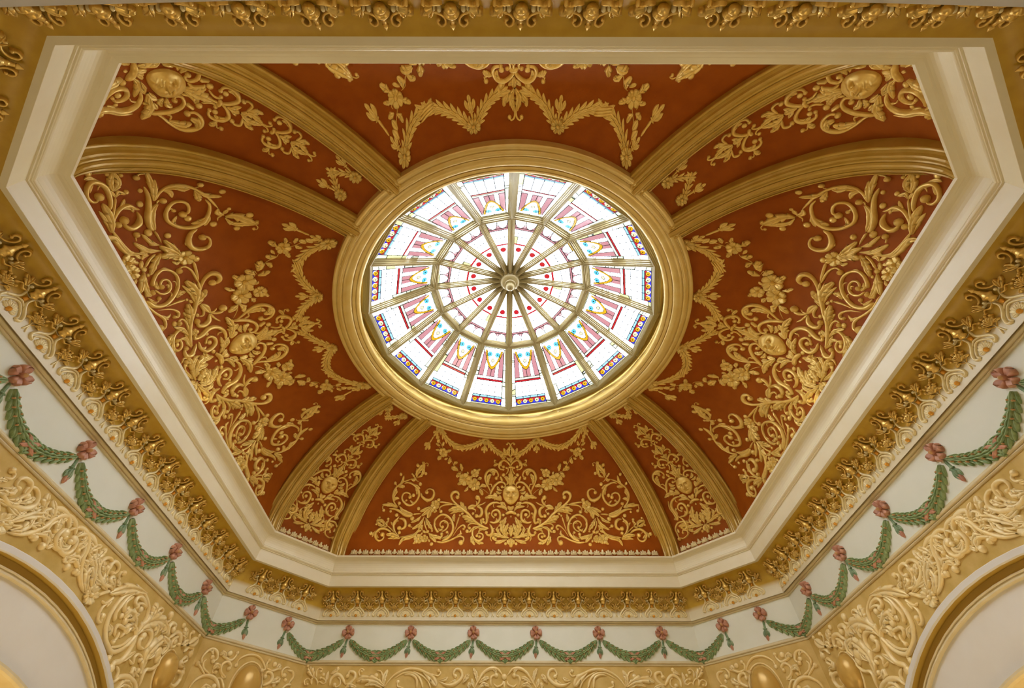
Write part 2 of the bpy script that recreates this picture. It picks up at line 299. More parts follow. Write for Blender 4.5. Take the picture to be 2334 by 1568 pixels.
ORNAMENT = """
@rinceau
T|84,101,76|0|-5922,2116 -6120,2308 -6231,2548 -6230,2756 -6128,2982 -5949,3162 -5715,3314 -5280,3476
L|237|2|-6182,2404 -6188,2678 -6091,2872 -6111,3030
L|203|2|-5985,3082 -5787,3105 -5617,3112
L|186|1|-5913,3116 -5750,3344 -5655,3630
B|80|0|-5817,3667
T|37,37|76|-6057,3079 -6066,3189 -6129,3249
L|162|0|-5280,3476 -5137,3434 -5026,3568
L|119|0|-5063,3534 -5133,3626 -5203,3686
B|51|0|-5211,3717
T|60,31|0|-5027,3520 -4975,3409 -4867,3382
L|324|3|-4972,3570 -4948,3795 -4741,4030 -4532,4268
L|188|2|-4936,3572 -4717,3679 -4600,3943 -4523,4268
T|43,43|60|-4534,4220 -4547,4314 -4621,4285
T|38,38|48|-4515,4237 -4423,4284 -4335,4242 -4374,4175
L|119|0|-4870,3942 -4822,4025 -4764,4108
B|95|0|-4898,4143
B|86|0|-4498,3779
T|60,155,120,103,86|99|-5643,3254 -5444,3310 -5175,3224 -4978,3069 -4871,2860 -4877,2629 -5003,2395 -5221,2226 -5434,2223 -5643,2367 -5749,2560 -5692,2756 -5534,2825 -5352,2765 -5333,2619
L|171|1|-5175,3240 -4978,3150 -4808,3026
B|94|0|-4797,3254
L|171|1|-5086,3147 -4979,2955 -4973,2726
B|94|0|-5160,2705
L|138|1|-4985,2396 -5158,2326 -5330,2471
T|34,69,51|58|-5050,2312 -5258,2242 -5493,2287 -5593,2400 -5507,2451
L|153|0|-6147,2405 -6069,2536 -5890,2532
T|87,190,156,78,61|100|-4763,2830 -4680,2634 -4438,2489 -4208,2527 -4078,2730 -4099,2946 -4260,3041 -4422,3004 -4458,2871
L|138|1|-4718,2666 -4492,2488 -4359,2382
L|222|2|-5937,2088 -6198,2198 -6513,2313
L|187|1|-6102,2134 -6466,2209 -6761,2219
T|68,51|78|-6713,2188 -6723,2042 -6650,1946
T|77,155,189,86|0|-6376,2032 -6090,2020 -5794,1909 -5529,1746 -5258,1682 -5107,1767
B|65|0|-6290,1902
L|224|0|-5818,2139 -5656,1944 -5360,1815 -5111,1801
T|51,43|89|-5818,2139 -5896,2203 -5869,2302
T|103,60|0|-5090,1768 -4915,1795 -4686,1805
L|259|2|-4129,2148 -4387,2044 -4748,1905
L|277|2|-4110,2131 -4344,1943 -4640,1688
L|294|2|-4091,2115 -4247,1844 -4312,1573
L|138|0|-4111,2148 -4048,2014 -4195,1861
B|90|0|-4832,2055
F|242|6|-3976,2251
L|139|1|-3927,2066 -3919,1948 -4027,1854
L|190|1|-4660,1705 -4834,1501 -5178,1355
B|114|0|-5122,1566
L|224|2|-4496,1656 -4641,1333 -4834,1163 -5079,1017
T|52,52|86|-5057,1127 -5146,1144 -5223,1211
L|138|1|-4606,1334 -4677,1164 -4751,1044
L|259|3|-4421,1606 -4253,1302 -4015,996
B|55|0|-4045,945
T|86,86|0|-4462,1470 -4420,1216 -4290,961
B|86|0|-4268,910
L|138|0|-4537,994 -4603,1130 -4521,1266
L|121|0|-4757,865 -4670,942 -4570,977
L|138|0|-4518,977 -4441,909 -4338,832
L|104|0|-4576,720 -4551,806 -4496,857
F|242|5|-4692,530
F|199|5|-4385,548
L|121|0|-4779,392 -4858,339 -4945,287
L|104|0|-4177,532 -4134,446 -4100,368
L|155|0|-4662,1113 -4893,770 -5309,640 -5685,621
L|225|2|-4683,1061 -4965,650 -5465,528 -5632,207
L|293|2|-5622,544 -5957,714 -6361,755
L|138|1|-5655,536 -5971,577 -6242,551
T|77,120,138,52|0|-5706,647 -5910,868 -6033,1122 -6031,1374 -5892,1525 -5802,1660
L|138|1|-5994,1223 -5933,1425 -5802,1434
L|103|0|-6050,1121 -6125,1289 -6218,1389
B|93|0|-5951,1725
T|69,190,155,69|114|-5790,1551 -5593,1528 -5453,1378 -5444,1159 -5586,1040 -5730,1073
T|43,52|86|-5694,681 -5740,767 -5700,852
T|60,78|0|-5822,732 -6140,1020 -6356,1187
L|155|1|-6354,1170 -6428,1320 -6308,1471
B|72|0|-6368,1529
L|103|0|-6354,1170 -6473,1152 -6558,1076
L|223|2|-6516,1202 -6652,1418 -6972,1448
L|206|2|-6513,1186 -6728,1218 -6959,1415
T|43,43|58|-6907,1482 -6899,1548 -6817,1591
B|58|0|-6942,1266
T|104,156,138,86,61|110|-6116,850 -6347,1001 -6633,1050 -6825,948 -6915,761 -6845,557 -6686,437 -6524,490 -6461,627 -6541,746
L|121|0|-6894,948 -7022,778 -7045,616
B|95|0|-7149,811
T|52,34|0|-6746,999 -6747,898 -6684,830
L|242|1|-4209,841 -4016,636 -3766,360
L|242|2|-4207,824 -3880,654 -3515,620
T|52,52|79|-3530,603 -3486,689 -3528,775
B|90|0|-3996,272
L|104|0|-6886,795 -6834,694 -6710,575
T|156,147,121,104,139|0|-3482,430 -3202,570 -3013,829 -2961,1087 -3034,1394 -3189,1615 -3392,1750 -3605,1765 -3808,1645 -3932,1440 -3930,1202 -3804,963 -3693,878
T|69,104,87,78|83|-3540,913 -3355,999 -3246,1171 -3277,1359 -3442,1460 -3596,1408 -3656,1271 -3594,1152 -3505,1136
L|156|1|-3745,1083 -3634,998 -3488,1033
T|69,35|0|-3130,1522 -3278,1632 -3385,1648 -3450,1571
T|61,35|0|-3024,1241 -3101,1351 -3187,1325
T|61,35|0|-3327,1324 -3419,1384 -3457,1307
L|86|0|-3812,1695 -3953,1474 -3863,1236
L|208|2|-2912,1412 -2975,1582 -2927,1813
T|21,78,113|0|-2866,967 -2783,1310 -2681,1670
B|56|0|-2649,1738
L|122|0|-2599,1790 -2530,1824 -2444,1876
T|104,95,104,86|128|-3753,395 -3408,361 -3041,484 -2742,640 -2537,675 -2394,572 -2418,399 -2518,346
L|121|1|-2875,571 -2644,727 -2485,831
L|86|0|-2712,709 -2563,830 -2590,1002
T|26,69,121,78|62|-2967,657 -2764,1002 -2600,1174 -2447,1243 -2354,1141 -2419,1055
L|138|1|-3510,551 -3293,638 -3180,742
T|43,43|69|-3215,742 -3186,828 -3260,880
B|86|0|-3530,793
L|173|1|-3769,568 -3599,586 -3497,707
T|78,156,156,156,104|0|-3071,2313 -2745,2214 -2468,2012 -2192,1792 -1914,1486 -1590,1247 -1289,1110 -1131,1076
T|104,96,87|0|-3772,2405 -3467,2376 -3071,2313
B|95|0|-3814,2505
T|87,78,61|94|-3052,2279 -3460,2257 -3685,2153 -3729,2018 -3651,1917
L|365|3|-2467,1995 -2828,2094 -3265,1971
L|156|2|-2394,1945 -2819,1941 -3174,1802
L|262|2|-2434,2030 -2533,2233 -2667,2420
L|157|1|-2247,1826 -2364,2064 -2372,2218
T|105,122,192,157,79|108|-2654,2164 -2913,2349 -3083,2533 -3147,2736 -3042,2890 -2862,2910 -2765,2793 -2821,2656
L|227|0|-1820,2222 -2050,2186 -2268,2091
T|79,52|0|-1837,2205 -1790,2359 -1848,2488
T|105,87,52|0|-2240,2065 -2010,2084 -1847,2000 -1877,1880
B|78|0|-1964,1828
T|87,192,174,87|101|-1784,2205 -1566,2087 -1505,1864 -1605,1693 -1782,1709
T|96,61|0|-1766,2223 -1502,2310 -1310,2431
T|79,140,105|123|-1803,2239 -1684,2412 -1664,2583 -1765,2651
L|382|3|-1876,1400 -2164,1570 -2515,1705
L|139|1|-1910,1374 -2158,1433 -2350,1406
T|78,78,61|83|-1590,1247 -1943,1331 -2151,1279 -2197,1141 -2125,1090
L|190|1|-1552,1170 -1881,1091 -2149,858
B|90|0|-2231,935
T|86,121,155,104,86,69|76|-1777,1126 -1929,988 -1956,798 -1914,625 -1771,470 -1582,453 -1430,558 -1417,731 -1524,825 -1679,816 -1727,695
B|79|0|-1601,652
L|242|2|-1946,764 -1978,504 -1813,226
L|224|2|-1858,522 -1647,366 -1373,315
L|173|1|-1131,1068 -1374,1041 -1672,1092
L|138|1|-1374,1041 -1564,1006 -1655,859
L|174|1|-1484,1213 -1525,1401 -1565,1556
B|80|0|-1441,1539
@mask
T|87,140,192,157,87|73|-541,2332 -738,2400 -987,2365 -1196,2209 -1296,1968 -1253,1728 -1229,1488 -1295,1334 -1402,1402
L|139|1|-1276,1917 -1201,1763 -1143,1583
B|63|0|-1124,1849
T|87,157,148,105,79|52|-1086,1420 -857,1369 -613,1473 -546,1697 -603,1937 -782,2022 -958,1935 -989,1764 -880,1644
B|91|0|-795,1782
L|104|0|-875,1387 -719,1490 -738,1610
T|69,61|76|-595,1405 -489,1336 -472,1422
T|86,190,138,69|83|-1084,1317 -956,1060 -936,870 -1055,732 -1211,766 -1248,869
L|139|1|-1047,1214 -922,1060 -809,1095
L|121|0|-956,1042 -885,939 -866,827
L|175|1|-215,2075 -413,2212 -561,2452
L|210|2|-178,1955 -341,2161 -751,2211
T|61,44|0|-880,2348 -912,2210 -839,2142
L|140|0|-1,1973 -74,2127 -129,2230
L|140|0|27,1973 97,2127 149,2230
B|87|0|-388,1766
L|330|4|-226,613 -434,975 -383,1319 -228,1663
L|260|3|-157,665 -312,837 -225,1096 -120,1337
B|80|0|-173,829
T|86,86,43|0|-106,613 -312,665 -416,872 -434,1113
L|225|3|-72,579 -502,681 -677,974 -679,1147
T|61,43|80|-660,1043 -644,1181 -540,1233
L|259|3|-227,570 -675,733 -969,749
T|86,52|0|-951,732 -1035,593 -964,429
T|69,78,60|86|-433,491 -673,438 -845,507 -880,594
B|69|0|-777,559
L|207|2|-193,509 -502,404 -792,325
B|76|0|-263,300
L|190|0|-21,544 -125,405 -76,249
L|265|3|-51,3273 -116,3569 -273,3763
T|88,124,53|0|-211,3290 -154,3464 -274,3674 -363,3709
B|96|0|-370,3829
T|123,150,123,97,70|77|-1112,2769 -1001,3010 -853,3253 -635,3428 -421,3446 -282,3308 -339,3169 -462,3203
L|210|2|-450,2996 -644,3064 -711,3237
L|175|2|-488,2910 -649,2875 -788,2977
T|44,107,160,142,107,80|92|-1076,2872 -1124,3078 -1277,3387 -1342,3700 -1229,3984 -977,4131 -748,4044 -645,3814 -755,3654
L|265|2|-1190,3302 -1183,3650 -1036,3880
L|285|2|-1157,4038 -926,4006 -895,3794
T|79,49|0|-997,3165 -1029,3321 -1189,3336
T|159,124|0|-438,3499 -489,3621 -540,3761
T|81,81|61|-245,3851 -127,4030 -126,4174 -196,4210
T|109,127,154,109,82|61|-1,4301 -106,4485 -317,4634 -512,4539 -602,4317 -534,4154 -374,4119
B|83|0|-359,4273
L|163|1|-388,4596 -513,4446 -479,4281
L|198|2|-601,4427 -761,4388 -877,4304
T|58,51|69|-724,4462 -847,4516 -810,4619
L|279|3|-555,2550 -950,2702 -1374,2631
L|139|1|-536,2481 -787,2583 -891,2514
L|209|0|-483,2499 -575,2635 -589,2789
L|175|0|-720,2737 -829,2805 -897,2908
L|156|1|-229,2192 -391,2362 -552,2413
@maskc
L|371|3|11,3273 19,3657 24,4047
T|135,135|0|-108,4219 26,4273 158,4218
L|237|1|26,4466 26,4654 25,4816
T|54,89|0|-58,3887 25,4101 25,4210
T|54,89|0|102,3887 25,4101 25,4210
T|183,183|0|-274,1818 14,1913 303,1819
L|157|0|13,1964 12,2093 10,2213
L|346|3|12,648 15,976 16,1226
L|276|1|11,596 7,336 3,109
L|104|0|15,1749 16,1681 16,1629
@finial
L|239|3|-14,4839 -115,5118 -33,5472
T|68,68|61|-15,5351 -28,5596 -127,5692 -181,5612
L|187|1|-188,4977 -312,5175 -337,5350
T|78,104,68|73|-114,4949 -386,5004 -473,4864 -399,4756
L|142|0|12,4569 -88,4676 -188,4784
L|133|0|-78,5062 -189,5118 -263,5262
@vine
T|32|0|-3629,5907 -3687,5670 -3657,5404 -3550,5187 -3489,5006
F|234|6|-3497,4887
L|187|1|-3344,4926 -3215,4987 -3074,5051
L|146|1|-3644,4942 -3767,4975 -3906,4958
L|245|1|-3609,4711 -3716,4608 -3836,4493
T|32|0|-3281,4740 -3137,4630 -3072,4416 -2979,4252
L|235|1|-3198,4650 -3195,4481 -3277,4331
L|123|0|-3288,4619 -3392,4563 -3481,4532
L|212|1|-3002,4287 -2897,4403 -2770,4435
L|347|2|-2761,3995 -2934,4109 -3122,4136
L|237|1|-2560,3978 -2579,4174 -2634,4380
T|32|0|-2585,3977 -2763,3922 -2512,3882
L|260|1|-2625,3915 -2742,3801 -2872,3664
F|335|6|-2420,3568
F|225|5|-1881,3901
F|322|6|-1933,3311
L|112|0|-2288,3791 -2247,3891 -2308,3962
L|200|1|-1738,3583 -1635,3634 -1522,3649
L|176|1|-1829,3977 -1701,4055 -1586,4121
L|222|1|-2549,3444 -2677,3369 -2817,3293
L|173|1|-2251,3208 -2329,3062 -2470,2940
L|236|1|-1658,3169 -1467,3269 -1279,3210
L|247|1|-1659,3120 -1575,2951 -1501,2758
T|32|0|-1671,3169 -1397,3026 -1174,2834
L|170|0|-3662,5675 -3740,5593 -3836,5498
L|183|0|-3648,5508 -3718,5417 -3777,5317
L|171|1|-3649,5197 -3747,5230 -3867,5281
L|173|1|-3585,5218 -3492,5289 -3432,5416
T|32|0|-3655,5127 -3684,5077 -3662,5033
L|174|0|-2117,3527 -2089,3674 -2012,3725
@lau1
T|154|0|-3550,6037 -3364,5663 -3084,5419 -2773,5272 -2404,5235 -2028,5340 -1701,5512 -1301,5840
@lau2
T|159|0|-1227,5800 -924,5333 -682,5111 -436,4948
@pend1
T|143|0|-3598,6068 -3782,5806 -4051,5471 -4208,5252 -4477,4891
@pend2
T|160|0|-1276,5795 -1327,5369 -1378,4921
@wallL
T|86,143,185,143,86|69|-2424,6190 -2241,6232 -2072,6325 -1952,6538 -1934,6738 -2035,6878 -2227,6874 -2333,6768 -2299,6635 -2192,6598
L|224|2|-2595,6270 -2402,6367 -2227,6497
L|119|0|-2330,6176 -2157,6212 -2013,6242
L|150|0|-2096,6294 -1963,6303 -1870,6346
L|213|2|-1899,6388 -1759,6538 -1648,6702
L|254|2|-1251,6541 -1334,6726 -1423,6977
L|218|2|-1406,6370 -1468,6533 -1472,6688
L|178|1|-2016,5865 -1729,6090 -1594,6417
L|277|3|-1802,5932 -1328,6417 -827,6620
L|156|1|-2793,6435 -2688,6507 -2538,6580
T|97,125,139|0|-2157,5824 -1909,5856 -1500,6019 -1230,6187 -972,6213
L|209|1|-1241,6195 -1023,6351 -810,6288
T|119,89|88|-1034,6283 -899,6208 -889,6050
B|90|0|-997,6065
T|64,176,256,192,80|0|-1265,6439 -1160,6659 -972,6822 -737,6917 -449,6891 -272,6765 -215,6652
L|204|1|-1028,6707 -806,6745 -613,6729
L|193|1|-775,6844 -581,6829 -482,6725
B|131|0|-185,6573
T|94,141,141,94|71|-369,6057 -559,6137 -710,6283 -754,6458 -674,6614 -511,6644 -454,6534 -524,6448
L|155|1|-494,6402 -496,6262 -377,6204
L|140|0|-266,6232 -348,6099 -347,6039
L|142|1|-458,6191 -221,6195 -213,6291
L|128|0|-212,6478 -190,6334 -251,6302
T|80,196,267,231,196,107|0|-139,6652 -24,6798 188,6918 460,6902 665,6779 787,6629 863,6377 1043,6134 1281,5935 1636,5801
L|190|1|212,6898 279,6819 192,6697
L|193|1|438,6873 507,6745 484,6602
L|227|1|635,6780 576,6617 515,6473
L|273|2|901,6557 965,6721 1196,6941
L|271|2|1102,6271 1101,6462 1186,6685
L|268|2|1607,5849 1342,6070 1296,6396
T|101,169,152,84|100|1085,6076 896,6143 715,6226 538,6218 476,6095 551,6010
L|223|1|837,6192 661,6294 445,6218
T|84,168,184,134,84|75|-206,6472 -185,6328 -22,6213 206,6191 342,6337 333,6523 249,6638 100,6606 112,6485
L|147|1|-157,6389 34,6334 177,6409
F|258|6|1913,5857
L|166|1|1677,5910 1805,5996 1873,6135
T|165,165|0|2141,5937 2342,6100 2534,6229
T|115,250,211,154,115,86|87|2559,6371 2219,6255 1899,6290 1646,6400 1530,6573 1611,6763 1810,6861 1979,6773 1992,6628 1866,6602
L|204|1|1634,6411 1396,6509 1323,6670
L|169|0|2064,6203 1843,6185 1653,6195
L|149|0|1847,6283 1637,6283 1494,6329
L|250|2|2227,6274 2031,6333 1920,6478
L|278|2|2546,6381 2311,6442 2245,6578
T|124,103|83|2667,6585 2518,6653 2513,6770 2636,6810
L|417|2|4083,6806 3229,6601 2555,6172
T|122,194,219,194,170|0|2827,6221 3079,6460 3586,6715 4056,6755 4494,6592 4676,6385 4718,6129 4643,5763 4510,5464 4267,5209 3971,5081 3667,5152 3433,5243 3185,5465 3063,5717 3065,6023 3201,6358 3634,6676
T|143,155,191|0|4136,6687 3681,6637 3413,6447 3285,6093 3242,5875 3383,5695
T|123,123|0|3789,5141 4028,5219 4298,5376 4514,5664
T|141,118|98|3944,5072 4032,4999 3986,4901
T|145,194|0|3632,6538 3440,6324 3444,6155 3609,6034
L|196|1|3632,6230 3643,6121 3612,5998
T|180,206,154|97|4469,6483 4155,6635 3844,6606 3800,6432 4011,6361
B|104|0|4248,6377
T|154,129|0|4421,6523 4163,6519 4005,6437 3998,6337
L|422|3|4444,5860 4093,6050 3801,6089 3734,5897
L|374|2|4308,5904 4111,5797 4125,5603
L|178|0|3829,6100 4100,6147 4307,6274
B|123|0|3834,5879
B|87|0|3564,5925
T|141,188,118|0|4088,5716 3683,5697 3572,5568 3750,5420
T|147,123|0|3942,5772 4066,5636 4009,5456
T|119,107|71|3859,5581 3862,5389 3790,5278
T|134,112|0|2807,6176 2723,6031 2611,5914 2435,5914
T|98,142,120|85|2796,6061 2612,5825 2603,5629 2697,5493 2850,5481 2791,5632
L|102|0|2821,6072 2771,5961 2766,5860
L|231|1|3133,5568 3380,5483 3515,5340
L|359|2|4882,6325 4874,6561 4848,6836
T|115,172,115|97|4913,6337 5049,6609 5209,6794 5360,6749 5278,6615
L|571|4|4627,5776 4840,6174 5396,6477 6060,6495
L|311|1|5250,6363 5465,6223 5532,6031
L|355|1|5749,6506 5954,6417 6038,6265
L|259|1|5480,6447 5647,6347 5681,6240
T|150,120|136|5801,6545 5976,6692 5908,6834
T|111,277,139|0|4699,5857 4985,6052 5303,6087 5483,5899 5422,5615
T|132,211,132|129|5390,5604 5077,5577 4949,5719 5038,5862
T|202,227,252,227|142|4424,5946 4612,5789 4712,5567 4711,5262 4578,5013 4344,4892 4340,4742
L|177|0|5020,5413 4817,5208 4650,5018
B|128|0|4352,5902
T|106,132,106|80|4937,5174 5195,5129 5131,5287 5236,5409 5455,5405 5472,5319
L|488|4|5773,5032 5631,5514 5914,5966 6227,6189
L|421|2|6388,5769 6470,6070 6071,6196
B|191|0|6215,5754
B|139|0|6331,5618
L|254|1|5743,5420 5959,5616 5911,5734
T|142,171,142|0|6057,4724 5968,5159 6321,5315 6573,5615
T|183,244,137|105|6301,6295 6130,6479 6205,6672 6422,6709 6453,6553
T|160,289,160|0|6460,6288 6708,6559 7007,6579 7183,6387 7100,6277
T|154,170,123|113|6966,6523 6735,6361 6672,6197 6813,6122 6948,6227 6842,6315
L|295|2|7325,6497 7245,6703 7102,6869
B|91|0|6962,6883
L|329|1|7372,6366 7477,6463 7646,6605
T|101,101|82|7783,6586 7626,6814 7736,6918
L|379|0|7756,6513 8034,6669 8227,6910
B|78|0|8279,6995
T|155,172|130|7730,6252 7848,6436 8159,6516 8199,6336
T|152,135|0|7826,6033 7980,6184 8113,6120 7997,5983
L|229|0|8129,5919 7830,5892 7808,6048
T|192,208,144|126|7729,5663 8063,5698 8219,5523 8033,5278 7689,5263 7705,5421
B|113|0|8204,5718
T|133,100|0|8147,5904 8214,5802 8181,5691
T|154,257,231|0|4733,4475 4896,4684 5308,4797 5771,4752 6023,4612
L|279|2|5021,4421 5266,4634 5770,4615
T|122,147|0|4514,4876 4719,4767 4743,4559
L|235|1|5568,4818 5382,4973 5357,5097
T|132,106|91|5836,4943 5552,4969 5615,5057
@cabL
T|3|0|7161,5961 6644,5636 6569,5146 6711,4912
T|3|0|7339,5966 7542,5688 7337,5263 6771,4901
@wallC
T|133,152,171,114|83|-1951,6236 -2028,6397 -1953,6630 -1791,6777 -1571,6716 -1471,6500 -1586,6385
L|171|1|-1969,6663 -1794,6739 -1667,6603
B|85|0|-1666,6512
T|111,129,92|0|-1518,5976 -1800,6092 -1910,6280 -1833,6421
T|109,128|91|-1638,5883 -1926,6101 -2099,6205
T|133,172,181,114|76|-864,5966 -1112,6092 -1206,6251 -1169,6402 -1014,6490 -863,6394 -898,6279
L|282|2|-1191,6218 -1372,6287 -1470,6161
T|83,65|67|-1468,6179 -1446,6042 -1332,6066
L|131|0|-1117,6056 -976,5979 -888,6067
T|116,175,116|79|-1376,6667 -1146,6589 -937,6561 -822,6697 -801,6852
L|251|2|-1126,6594 -1294,6723 -1435,6654
B|106|0|-1069,6782
T|102,133,143,123,102|89|-650,6457 -630,6665 -359,6875 7,6937 316,6813 530,6573 429,6478
B|82|0|-660,6455
T|110,183,220,165|0|-2062,5366 -1967,5649 -1779,5838 -1514,5924 -1209,5846 -936,5573
T|75,149|0|-1212,5898 -1024,5900 -782,5601
L|198|1|-1629,5445 -1496,5587 -1236,5551
B|91|0|-1197,5643
T|144,124|83|609,6552 532,6744 599,6874
T|104,167,146|0|588,6604 842,6562 1043,6660 1238,6720
L|252|2|1012,6616 1076,6763 1145,6835
B|100|0|877,6808
T|128,128,85|0|1369,6441 1279,6613 1384,6788 1591,6831
T|129,193,107|0|1720,6284 1826,6531 1737,6706 1509,6717
B|97|0|1436,6521
B|71|0|1530,6369
T|205,205,185,123|89|666,6011 905,6165 946,6358 825,6483 644,6465 635,6315
L|308|2|933,6152 1148,6267 1263,6402
B|85|0|1113,6113
T|125,167|0|1476,6034 1649,6214 1854,6253
@cabC
T|2|0|-267,6819 -456,5869 434,5169 660,6082
@wallF
B|63|0|-8620,7034
L|367|2|-8238,6613 -8397,6804 -8552,6980
T|87,97,78|58|-8122,6631 -8178,6822 -8091,6946 -7938,6911 -7994,6823
T|86,95,67|57|-8293,6390 -8349,6509 -8485,6561 -8600,6474 -8538,6338 -8443,6356
T|115,95,95|0|-8257,6339 -8304,6561 -8193,6596 -8057,6476 -8017,6340
T|85,113,95|65|-8037,6340 -7951,6459 -7767,6374 -7670,6460 -7799,6562 -7925,6579
B|69|0|-7843,6718
L|134|0|-7654,6477 -7677,6632 -7665,6850
L|193|2|-7559,6719 -7383,6824 -7211,6948
B|70|0|-7292,6944
T|134,211,172|0|-7488,6307 -7476,6563 -7274,6719 -7050,6633 -6816,6343
T|94,103,84|83|-7232,6633 -7088,6547 -7041,6359 -7175,6257 -7277,6341
T|134,211,134|84|-6816,6343 -6632,6411 -6471,6583 -6515,6774 -6731,6826 -6791,6651
T|87,96,67|54|-6240,6635 -6340,6809 -6265,6933 -6131,6880 -6221,6827
L|378|3|-5142,6279 -5545,6499 -6063,6566 -6373,6463
L|206|2|-5213,6228 -5625,6396 -5988,6311
L|245|2|-5145,6296 -5219,6586 -5104,6909
T|115,96,76|0|-5269,6637 -5386,6829 -5602,6890
B|91|0|-5572,6689
L|206|1|-6787,6225 -6612,6326 -6313,6242
B|75|0|-4590,6450
T|111,93|0|-4316,6230 -4586,6297 -4588,6433
T|86,153,172,115|0|-5138,6262 -4897,6604 -4586,6813 -4216,6929 -3805,6921 -3423,6799 -3127,6695
T|76,133,152|0|-4770,6570 -4398,6779 -3991,6780 -3682,6589 -3497,6232
T|94,150,169|0|-4387,6709 -4085,6727 -3821,6572 -3756,6232
T|75,112,112|0|-4003,6868 -3571,6676 -3305,6470 -3157,6216
L|394|1|-3545,6798 -3155,6573 -2926,6301
T|95,104,76|72|-3088,6712 -2882,6678 -2792,6800 -2900,6870
L|187|2|-2807,6523 -2606,6540 -2463,6636
T|85,226,207,151,113|83|-2822,6471 -2530,6353 -2230,6354 -1959,6508 -1849,6698 -1942,6890 -2128,6925 -2239,6767 -2151,6662
L|186|1|-2492,6370 -2236,6439 -2124,6559
L|244|2|-1813,6423 -1681,6594 -1557,6742
L|208|2|-1191,6424 -1262,6734 -1393,6971
L|167|1|-1324,6238 -1391,6407 -1439,6595
L|185|1|-1542,6204 -1547,6321 -1533,6457
T|86,172,210,86|0|-1323,6221 -1133,6527 -938,6805 -635,6964 -327,6929 -104,6702
L|190|1|-573,6947 -429,6876 -409,6771
L|224|2|-1130,6407 -892,6562 -691,6614
T|94,169,113|94|-587,6290 -629,6511 -570,6666 -388,6701
T|92,129,74|0|-85,6512 -126,6376 -347,6290 -508,6409
L|222|1|-1163,6204 -928,6374 -687,6307
@wallFc
B|116|0|-42,6650
L|111|0|-46,6241 -44,6376 -43,6512
@smallS
T|59,96,82|81|1190,2254 1304,1903 1243,1607 1236,1356
T|66,87,73|80|1156,1458 997,1282 886,1051 997,871
T|67,111,96,74|89|653,888 939,1072 1256,1119 1491,908 1498,614 1485,386
T|66,95,80|59|1478,458 1270,344 1006,430 968,619 1165,693 1208,598
L|220|1|919,1027 1089,943 1292,964
L|111|0|1382,868 1397,743 1364,675
"""
# decode the drawn ornament (units of 1/10000)
STROKES = {}
_k = None
for _l in ORNAMENT.strip().splitlines():
    if _l[0] == '@': _k = _l[1:]; STROKES[_k] = []; continue
    a, b, c, d = _l.split('|')
    pts = np.array([[int(x) for x in q.split(',')] for q in d.split()]) / 1e4
    if a == 'T': STROKES[_k].append(('T', [int(x) / 1e4 for x in b.split(',')], int(c) / 1e4, pts))
    else: STROKES[_k].append((a, int(b) / 1e4, int(c), pts))
PNAME = {'T': 'stem', 'L': 'leaf', 'B': 'bead', 'F': 'flower'}
def draw(mb, mp, st):
    k, a, b, p = st
    if k == 'T': s_tube(mb, mp, p, a, b)
    elif k == 'L': s_leaf(mb, mp, p, a, b)
    elif k == 'B': s_ball(mb, mp, p[0], a, .5)
    elif k == 'F': s_flower(mb, mp, p[0], a, b)
def xf(st, f, sc=1.0):
    k, a, b, p = st
    a2 = [x * sc for x in a] if k == 'T' else a * sc
    return (k, a2, b * sc if k == 'T' else b, f(p.copy()))
def mir(p): p[:, 0] *= -1; return p
def ornament(name, strokes, mp, m, label, cat, group=None, visf=None, extra=None):
    """one relief thing: an Empty with one mesh child for every stem, leaf, bead and flower"""
    keep = []
    for st in strokes:
        P = mp(st[3], np.zeros(len(st[3])))
        if visf is None or any(visf(q) for q in P): keep.append((st, P))
    if not keep: return None
    c = np.mean(np.concatenate([P for _, P in keep]), 0)
    e = empty(name, c, label, cat, group); org = (c[0], c[1], c[2] + Z0)
    for st, P in keep:
        mb = MB(); draw(mb, mp, st); mb.build(PNAME[st[0]], m, e, org=org)
    if extra: extra(e, org)
    return e

# ------------------------------------------------------------------ octagonal sweeps (walls, rails, frame)
def oct_sweep(prof, name, m, kind='structure', smooth=False, sides=range(8), per_side=False, label=None):
    out = []
    C = [corners(o) for o, z in prof]
    for s in sides:
        mb = MB(); V = np.array([[(C[j][k % 8][0], C[j][k % 8][1], prof[j][1]) for j in range(len(prof))] for k in (s, s + 1)])
        mb.grid(V)
        o = mb.build(name if not per_side else name + '_' + SIDE[s], m, smooth=smooth); o['kind'] = kind; out.append(o)
    return out
def oct_ring(prof, name, m):
    """the whole ring in one mesh, flat shaded between profile corners"""
    mb = MB(); C = [corners(o) for o, z in prof]
    V = np.array([[(C[j][k][0], C[j][k][1], prof[j][1]) for j in range(len(prof))] for k in range(8)])
    mb.grid(V, closed_u=True); o = mb.build(name, m, smooth=False); o['kind'] = 'structure'; return o
def arcp(p0, p1, n, bulge=1):
    """quarter curve from p0 (vertical tangent) to p1 (horizontal tangent)"""
    return [(p1[0] + (p0[0] - p1[0]) * math.cos(t), p0[1] + (p1[1] - p0[1]) * math.sin(t)) for t in np.linspace(0, math.pi / 2, n)]
def torus(c, r, a0, a1, n=6): return [(c[0] + r * math.cos(math.radians(a)), c[1] + r * math.sin(math.radians(a))) for a in np.linspace(a0, a1, n)]

FZ = -Z0
WO = .1045
# floor
mb = MB(); c = corners(WO + .3); mb.add([(x, y, FZ) for x, y in c], [tuple(range(8))[::-1]]); mb.build('floor', M['floor'], smooth=False, kind='structure')
# plain walls (far, near and the four chamfers)
for s in (0, 2, 3, 4, 6):
    oct_sweep([(WO, FZ), (WO, .709)], 'wall', M['tan'], sides=[s], per_side=True)
